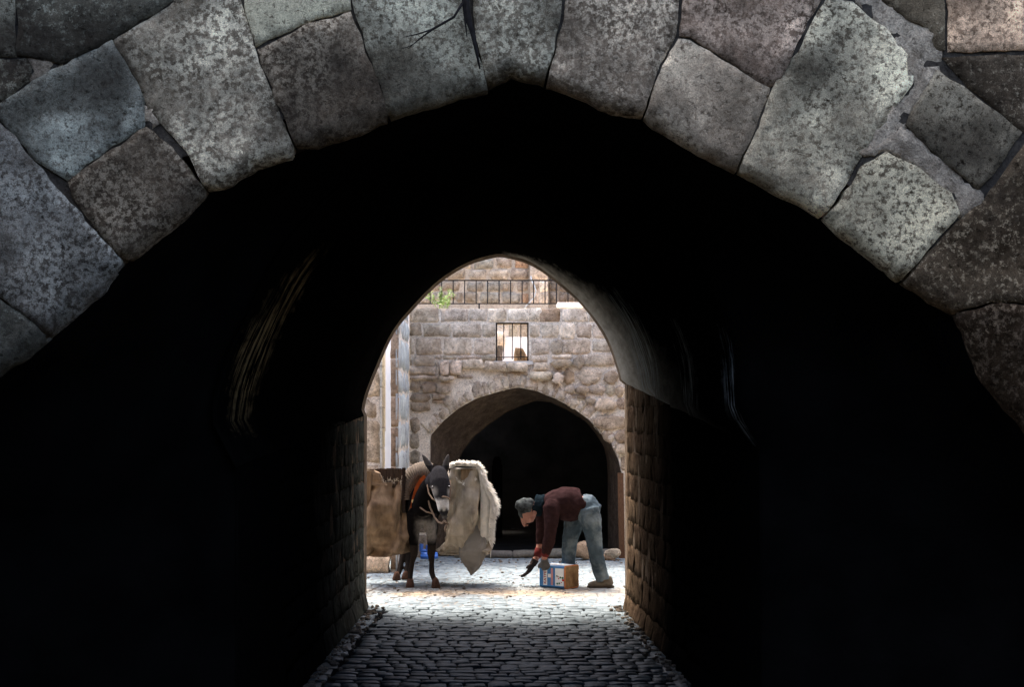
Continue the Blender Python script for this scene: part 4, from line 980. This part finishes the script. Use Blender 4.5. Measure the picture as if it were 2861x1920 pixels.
for k in range(60):     # long locks at the hem
    q = zd(rq.uniform(1225, 1280), rq.uniform(640, 980), 14.05+rq.random()*.2); L = rq.uniform(.06, .16)
    tf.tube([q, q+Vector((rq.uniform(-.02, .02), rq.uniform(-.02, .02), -L*.6)), q+Vector((rq.uniform(-.03, .02), 0, -L))], [.006, .005, .0015], 4)
o = tf.obj('wool_tufts', m_fl, fl); o['kind'] = 'stuff'
tr = MB()
for k in range(70):    # torn pale lining hanging on the front
    q = zd(rq.uniform(960, 1140), 0, 14.04); u = (q.x-zd(960,0,14.04).x)/(zd(1140,0,14.04).x-zd(960,0,14.04).x); q.z = zd(0, 385+45*math.sin(u*3.1)+rq.uniform(-14, 14), 14.04).z
    tr.tube([q, q+Vector((rq.uniform(-.02, .02), -.006, rq.uniform(-.03, .02)))], [.0035, .001], 4)
o = tr.obj('torn_lining', m_fl, rpn); o['kind'] = 'stuff'

# ------------------------------------------------------------------ person bending over the tin
def z3(x, y, yy): return W(1126.8+x*.2083, 1061.4+y*.2083, yy)
PYc = 14.12
pn = thing('person', 'person in maroon jumper, blue jeans and grey cap bending over a tin', 'person', (z3(1000, 1330, PYc).x, PYc, 0))
m_skin = m_plain('skin', (.33,.15,.105), .6, .15, 20, 90, .2, .002, spec=.4)
LY = (0, 1, 0)
YN_, YF_ = PYc-.17, PYc+.15           # near and far shoulder
hipN, hipF = PYc-.085, PYc+.085
sk = MB()
sk.tube([z3(1000,470,PYc), z3(900,430,PYc), z3(750,400,PYc), z3(620,420,PYc), z3(560,440,PYc)], [(.14,.10),(.13,.10),(.15,.105),(.155,.10),(.10,.07)], 14, LY)
sk.tube([z3(590,430,PYc), z3(500,445,PYc), z3(440,480,PYc)], [(.06,.06),(.052,.055),(.055,.06)], 12, LY)                  # neck
hc = z3(372,512,PYc); hr = Matrix.Rotation(R(-38), 3, 'Y')
sk.ball(hc, (.098,.074,.092), 14)
sk.tube([z3(380,530,PYc), z3(385,590,PYc), z3(392,630,PYc)], [(.066,.075),(.058,.062),(.034,.034)], 12, LY)               # jaw
sk.tube([z3(318,560,PYc), z3(330,610,PYc), z3(352,640,PYc)], [(.05,.03),(.042,.032),(.03,.028)], 10, LY)
sk.tube([z3(322,590,PYc), z3(322,640,PYc), z3(345,672,PYc)], [(.010,.010),(.014,.018),(.014,.015)], 8, LY)                # nose
sk.tube([z3(365,655,PYc), z3(378,662,PYc)], [(.022,.010),(.022,.012)], 8, LY)                                            # lips
for s in (-1, 1):
    sk.ball(z3(448,520,PYc+s*.075), (.022,.012,.034), 10)                                                                # ears
    sk.ball(z3(318,572,PYc+s*.032), (.014,.016,.012), 8)
# arms and hands
aN = [z3(625,470,YN_), z3(628,620,YN_-.02), z3(612,800,YN_-.01), z3(585,900,YN_+.01), z3(556,1000,YN_+.03), z3(552,1045,YN_+.04)]
aF = [z3(560,470,YF_), z3(535,620,YF_+.02), z3(522,800,YF_), z3(505,900,YF_-.03), z3(470,1010,YF_-.06), z3(440,1065,YF_-.07)]
for A_ in (aN, aF): sk.tube(A_, [.055,.048,.042,.040,.030,.029], 12)
def hand(w0, fdir, side, L=.18, curl=.3, mb=None, g=1.0):
    """palm, four unequal bent fingers, thumb from the side of the palm; side = across the knuckles towards the thumb"""
    fdir = Vector(fdir).normalized(); side = Vector(side); side = (side-fdir*side.dot(fdir)).normalized(); nrm = fdir.cross(side)
    w0 = Vector(w0); pe = w0+fdir*L*.5
    mb = mb or sk; gr_ = lambda r: [tuple(q*g for q in x) if isinstance(x, tuple) else x*g for x in r]
    mb.tube([w0-fdir*.02, w0+fdir*.02, w0+fdir*L*.28, pe], gr_([(.026,.02),(.032,.021),(.041,.018),(.040,.014)]), 12, side)
    for k, (o_, l_) in enumerate(((.030,.43),(.010,.48),(-.010,.45),(-.029,.36))):
        r0 = pe+side*o_-fdir*.012; a1 = r0+fdir*L*l_*.42+nrm*curl*.012; a2 = a1+fdir*L*l_*.33+nrm*curl*.03; a3 = a2+fdir*L*l_*.2+nrm*curl*.035
        mb.tube([r0, a1, a2, a3], gr_([.0098,.0094,.0086,.0066]), 8)
    t0 = w0+fdir*L*.16+side*.026; t1 = t0+(fdir*.55+side*.75+nrm*.2).normalized()*.042; t2 = t1+(fdir*.9+side*.25+nrm*.3).normalized()*.034
    mb.tube([t0-side*.012, t0, t1, t2], gr_([.014,.0145,.0115,.0085]), 8)
hN0 = aN[-1]; hF0 = aF[-1]
hand(hN0, (z3(560,1110,YN_+.05)-hN0), (-1, .2, .1), .15, 1.3)
hand(hF0, (z3(310,1290,YF_-.08)-hF0), (-.3, -1, .2), .21, .5)
# lower legs and ankles inside the jeans
jN = [z3(1030,470,hipN), z3(1060,620,hipN-.01), z3(1095,860,hipN-.01), z3(1135,1050,hipN-.01), z3(1195,1265,hipN-.01)]
jF = [z3(960,490,hipF), z3(880,640,hipF+.01), z3(832,850,hipF+.01), z3(818,1050,hipF), z3(815,1290,hipF)]
for J in (jN, jF): sk.tube(J, [.085,.075,.055,.05,.04], 12)
bodyp = sk.blob('body', m_skin, pn, .0055, 3, .4)
# clothes
def wrk(a, s): return lambda c: a*(noise.noise(Vector((c.x*s, c.y*s, c.z*s*.6)))+.6*noise.noise(Vector((c.x*s*2.3, c.y*s*2.3, c.z*s*2.3))))
m_swe = m_plain('maroon_wool', (.032,.017,.017), .95, .3, 25, 220, .6, .003)
sw = MB()
sw.tube([z3(1000,400,PYc), z3(985,420,PYc), z3(900,425,PYc), z3(780,400,PYc), z3(660,415,PYc), z3(575,440,PYc), z3(530,455,PYc)], [(.13,.09),(.175,.135),(.175,.155),(.18,.15),(.185,.125),(.14,.10),(.06,.06)], 18, LY)
sw.tube([z3(930,500,PYc), z3(830,520,PYc), z3(720,520,PYc)], [(.13,.08),(.14,.095),(.12,.08)], 14, LY)           # loose front of the jumper
for A_, k in ((aN, 4), (aF, 3)):
    r = [.088,.072,.058,.055,.047]
    sw.tube([A_[0]+Vector((.02, .03 if k == 4 else -.03, .05))]+A_[:k]+([A_[3].lerp(A_[4], .75)] if k == 4 else [A_[2].lerp(A_[3], .8)]), [.07]+r[:k]+[.044], 14)
sw.blob('jumper', m_swe, pn, .010, 5, .5, wrk(.009, 12))
m_jean = m_plain('denim', (.065,.09,.108), .9, .4, 8, 240, .5, .002, dirt=((.20,.24,.255), 5, .46))
je = MB()
je.tube([z3(945,440,PYc), z3(1000,455,PYc), z3(1040,500,PYc), z3(1040,560,PYc)], [(.13,.115),(.17,.135),(.175,.13),(.12,.09)], 18, LY)
je.tube([jN[0], jN[1], z3(1088,760,hipN-.01), jN[2], jN[3], z3(1180,1220,hipN-.01), z3(1198,1268,hipN-.01)], [.11,.108,.088,.080,.072,.068,.072], 16)
je.tube([jF[0], jF[1], z3(845,760,hipF+.01), jF[2], jF[3], z3(815,1230,hipF), z3(815,1285,hipF)], [.105,.102,.086,.078,.070,.068,.070], 16)
je.blob('jeans', m_jean, pn, .009, 4, .5, wrk(.009, 18))
m_shoe = m_plain('canvas_shoe', (.19,.165,.13), .9, .25, 20, 120, .4, .003)
for hx, yy in ((1240, hipN), (855, hipF)):
    s_ = MB(); h0 = z3(hx+25, 1290, yy); h0.z = .045; to = h0+Vector((-.19, -.015, -.012))
    s_.tube([h0+Vector((.035, 0, 0)), h0, h0.lerp(to, .4), h0.lerp(to, .75), to, to+Vector((-.025, 0, -.006))], [(.02,.02),(.038,.042),(.044,.042),(.046,.034),(.036,.025),(.015,.012)], 14, LY)
    s_.tube([h0+Vector((.01, 0, -.01)), h0+Vector((-.02, 0, .06))], [.036,.04], 12)
    ob = s_.blob('shoe', m_shoe, pn, .007, 3, .5)
    sole = MB(); zz = .014
    ol = [(h0.x+.045, .02), (h0.x+.03, .034), (h0.x-.06, .036), (h0.x-.14, .045), (h0.x-.2, .036), (h0.x-.222, .0), (h0.x-.2, -.036), (h0.x-.14, -.045), (h0.x-.06, -.036), (h0.x+.03, -.034), (h0.x+.045, -.02)]
    n = len(ol); V = [(a, h0.y+b_-.01, .001) for a, b_ in ol]+[(a, h0.y+b_-.01, .02) for a, b_ in ol]
    sole.add(V, [tuple(range(n))[::-1], tuple(range(n, 2*n))]+[(i, (i+1) % n, n+(i+1) % n, n+i) for i in range(n)]); sole.obj('sole', m_plain('shoe_sole', (.10,.085,.07), .9), pn)
m_cap = m_plain('grey_cap', (.085,.095,.093), .95, .35, 12, 160, .5, .003, dirt=((.007,.007,.008), 9, .46))
cp = MB(); cp.tube([z3(262,500,PYc)+Vector((.01, 0, 0)), z3(290,478,PYc), z3(340,460,PYc), z3(398,462,PYc), z3(418,468,PYc)], [(.045,.05),(.082,.085),(.09,.093),(.084,.088),(.07,.075)], 16, LY)
cp.tube([z3(290,470,PYc), z3(300,540,PYc), z3(318,590,PYc)], [(.06,.03),(.062,.03),(.05,.012)], 12, LY)
cp.blob('cap', m_cap, pn, .007, 4, .5, wrk(.004, 30))
hrm = MB(); hrm.tube([z3(425,440,PYc), z3(440,485,PYc), z3(425,530,PYc)], [(.07,.03),(.076,.035),(.07,.02)], 12, LY); hrm.blob('hair', m_plain('dark_hair', (.008,.008,.009), .7), pn, .008, 3, .5)
scf = MB(); 
for k, (x, y, r1, r2_) in enumerate(((455,440,.075,.085),(490,445,.082,.085),(525,440,.088,.09))):
    ring_ = [z3(x, y, PYc)+Vector((.25*r2_*math.sin(a), math.cos(a)*r1, math.sin(a)*r2_)) for a in [2*math.pi*i/16 for i in range(17)]]
    scf.tube(ring_, .022, 8)
scf.blob('scarf', m_plain('dark_scarf', (.010,.016,.020), .95, .4, 20, 120, .5, .003), pn, .008, 3, .5, wrk(.006, 30))
# work gloves on both hands: cuffs over the wrists
m_glv = m_plain('dark_glove', (.035,.028,.026), .9, .3, 20, 150, .5, .003)
for A_, (tx, ty, ty_), c in ((aF, (395, 1140, YF_-.075), m_glv), (aN, (556, 1075, YN_+.045), m_plain('grey_glove', (.10,.10,.10), .9, .25, 20, 150, .5, .003))):
    d = z3(tx, ty, ty_)-A_[-1]
    gm = MB(); gm.tube([A_[-1]-d*.35, A_[-1], A_[-1]+d*.4], [.040,.036,.034], 12)
    if A_ is aF: hand(hF0, (z3(310,1290,YF_-.08)-hF0), (-.3, -1, .2), .215, .5, gm, 1.28)
    else: hand(hN0, (z3(560,1110,YN_+.05)-hN0), (-1, .2, .1), .155, 1.3, gm, 1.28)
    gm.blob('glove', c, pn, .0045, 3, .4)
m_cuff = m_plain('red_cuff', (.12,.028,.026), .9, .2, 20, 150, .4, .002)
for A_, nn_ in ((aN, .75), (aF, .8)):
    a0 = A_[3].lerp(A_[4], .55 if A_ is aN else .2); a1 = A_[4]; MB().tube([a0, a0.lerp(a1, .5), a1], [.042,.040,.036], 12).obj('red_cuff', m_cuff, pn, True)

# ------------------------------------------------------------------ tin lying on its side
tn0 = W(1290, 1346, 13.87); tn0.z = .004
tin = thing('oil_tin', 'blue and white oil tin lying on its side by the person', 'tin', (tn0.x, tn0.y, 0))
th = R(40); e1 = Vector((-math.cos(th), math.sin(th), 0)); e2 = Vector((math.sin(th), math.cos(th), 0)); e3 = Vector((0, 0, 1))
Lt, Wt, Ht = .322, .215, .222
def TP(u, v, w_): return tn0+e1*u+e2*w_+e3*v           # u along the tin from its brown end, v up, w across
m_blue = m_plain('tin_blue', (.02,.15,.36), .4, .2, 8, 40, .1, .002, spec=.5)
m_twh = m_plain('tin_white', (.70,.72,.70), .45, .1, 8, 40, .1, .002, spec=.5)
m_brn = m_plain('tin_end', (.26,.165,.085), .7, .3, 16, 70, .5, .003, dirt=((.12,.06,.03), 6, .5))
def rbox(name, u0, u1, v0, v1, w0, w1, mat, par, r=.02):
    sec = []
    for cu, cv, a0 in ((w1-r, v1-r, 0), (w0+r, v1-r, 90), (w0+r, v0+r, 180), (w1-r, v0+r, 270)):
        for k in range(5): a = R(a0+22.5*k); sec.append((cu+math.cos(a)*r, cv+math.sin(a)*r))
    n = len(sec); V = [TP(u0, v, w_) for w_, v in sec]+[TP(u1, v, w_) for w_, v in sec]
    return MB().add(V, [tuple(range(n)), tuple(reversed(range(n, 2*n)))]+[(i, n+i, n+(i+1) % n, (i+1) % n) for i in range(n)]).obj(name, mat, par)
rbox('body', .008, Lt-.006, 0, Ht, 0, Wt, m_blue, tin)
rbox('end_panel', .002, .0075, .008, Ht-.008, .008, Wt-.008, m_brn, tin, .016)
rbox('end_rim', .004, .016, -.003, Ht+.003, -.003, Wt+.003, m_plain('orange_rim', (.50,.20,.08), .6, .3, 20), tin, .022)
rbox('bottom_rim', Lt-.012, Lt, -.003, Ht+.003, -.003, Wt+.003, m_blue, tin, .022)
def panel(nm, u0, u1, v0, v1, mat, off=.0015, side_='front'):
    V = [TP(u0, v0, -off), TP(u1, v0, -off), TP(u1, v1, -off), TP(u0, v1, -off)] if side_ == 'front' else [TP(u0, Ht+off, v0), TP(u1, Ht+off, v0), TP(u1, Ht+off, v1), TP(u0, Ht+off, v1)]
    q = e2*.001 if side_ == 'front' else -e3*.001
    V += [p+q for p in V]; return MB().add(V, [(0,3,2,1),(4,5,6,7),(0,1,5,4),(1,2,6,5),(2,3,7,6),(3,0,4,7)]).obj(nm, mat, tin)
panel('white_label', .022, .128, .024, .196, m_twh); panel('name_band', .228, .276, .022, .198, m_twh)
m_red = m_plain('label_red', (.45,.03,.03), .5, .1, 20); m_pk = m_plain('label_pink', (.62,.30,.28), .5, .15, 20); m_gn = m_plain('label_green', (.06,.16,.08), .5, .3, 20)
panel('pink_band', .155, .180, .026, .194, m_pk)
panel('white_patch', .181, .218, .10, .135, m_twh)
panel('top_label', .02, .30, .03, .17, m_twh, .0015, 'top')
for u, v, s_, mt in ((.105,.12,.008,m_gn),(.062,.108,.010,m_gn),(.082,.096,.007,m_red),(.035,.105,.011,m_gn),(.030,.083,.012,m_red),(.075,.05,.009,m_gn),(.10,.046,.010,m_gn),(.05,.06,.006,m_red),(.09,.115,.006,m_red)):
    V = [TP(u+s_*math.cos(a)*1.2, v+s_*math.sin(a), -.0022) for a in [2*math.pi*k/9 for k in range(9)]]; MB().add(V, [tuple(range(9))]).obj('printed_fruit', mt, tin)
def text(s, size, u, v, mat, nm='lettering'):
    cu = bpy.data.curves.new('txt', 'FONT'); cu.body = s; cu.size = size; cu.align_x = 'CENTER'; cu.align_y = 'CENTER'; cu.extrude = .0004; cu.offset = .0012
    o = bpy.data.objects.new('txt', cu); C.objects.link(o); dg = bpy.context.evaluated_depsgraph_get(); me = bpy.data.meshes.new_from_object(o.evaluated_get(dg)); bpy.data.objects.remove(o)
    for v_ in me.vertices:          # read upwards along the tin's height
        p = v_.co.copy(); v_.co = TP(u+p.y, v+p.x, -.003)
    me.name = nm; return link(nm, me, mat, tin)
text('KATFEY', .044, .252, .110, m_red)

# ------------------------------------------------------------------ straw and crumbs on the ground
lt = MB(); rq = random.Random(12)
for k in range(200):
    x, y = (rq.gauss(-.75, .55), rq.gauss(13.8, .5)) if k < 190 else (rq.uniform(-1.2, 1.1), rq.uniform(11, 16.5))
    if y < 12.5 and not lx(y)+.05 < x < rx(y)-.05: continue
    if k < 190 and x < -1.6: continue
    a = rq.uniform(0, 6.3); L = rq.uniform(.02, .07); z = .008
    lt.tube([(x, y, z), (x+math.cos(a)*L*.5, y+math.sin(a)*L*.5, z+rq.uniform(0, .008)), (x+math.cos(a)*L, y+math.sin(a)*L, z)], [.0022, .0025, .0015], 4)
tag(lt.obj('straw', m_plain('straw', (.12,.095,.062), .9, .5, 4)), kind='stuff')
cr = MB()
for k in range(300):
    right = rq.random() < .45; y = rq.uniform(8.7, 12.6)
    x = (rx(y)-.05-abs(rq.gauss(0, .05))) if right else (lx(y)+.06+abs(rq.gauss(0, .06))); r = rq.uniform(.005, .02)*(1.5 if rq.random() < .1 else 1)
    cr.ball((x, y, r*.4), (r*rq.uniform(.8, 1.4), r*rq.uniform(.8, 1.4), r*rq.uniform(.5, .9)), 6)
for k in range(140):
    r = rq.uniform(.006, .018); cr.ball((rq.uniform(-1.9, 2.2), rq.choice((rq.uniform(16.4, 16.75), rq.uniform(13.2, 15.5))), r*.4), (r, r*1.2, r*.6), 6)
tag(cr.obj('rubble_crumbs', m_plain('rubble_crumbs', (.15,.125,.10), .95, .5, 3, 40, .4, .004, obj=False)), kind='stuff')

# ------------------------------------------------------------------ unseen walls and roof added behind the camera to limit light on the arch
m_light_blocker = m_plain('dark_light_blocker', (.035,.032,.03), .95, .3, 3, 20, .4, .02, obj=False, spec=.05)
ln = thing('lane_light_blocker', 'unseen walls and roof added to limit the light in front of the archway', 'wall', (0, 0, 0))
lb = MB(); lb.box((-4.8, -6, -.05), (-4.4, 5.9, 4.3)).box((4.4, -6, -.05), (4.8, 5.9, 4.3)).box((-4.8, -6.4, -.05), (4.8, -6, 4.3)); lb.obj('wall', m_light_blocker, ln)  # unseen walls added to limit the light
uf = MB(); uf.box((-4.8, -6.4, 4.31), (-.6, 3.3, 4.6)); uf.box((-.599, -6.4, 4.31), (4.8, -2.6, 4.6)); uf.obj('light_blocking_roof', m_light_blocker, ln)
# unseen block added out of frame to cut light from the right
rb = thing('right_light_blocker', 'unseen block added to cut light from the right of the courtyard', 'building', (4.6, 15, 0))
MB().box((4.6, 12.8, -.05), (8, 22.6, 4.6)).obj('wall', M['wall_mortar'], rb)  # unseen block added to cut the light
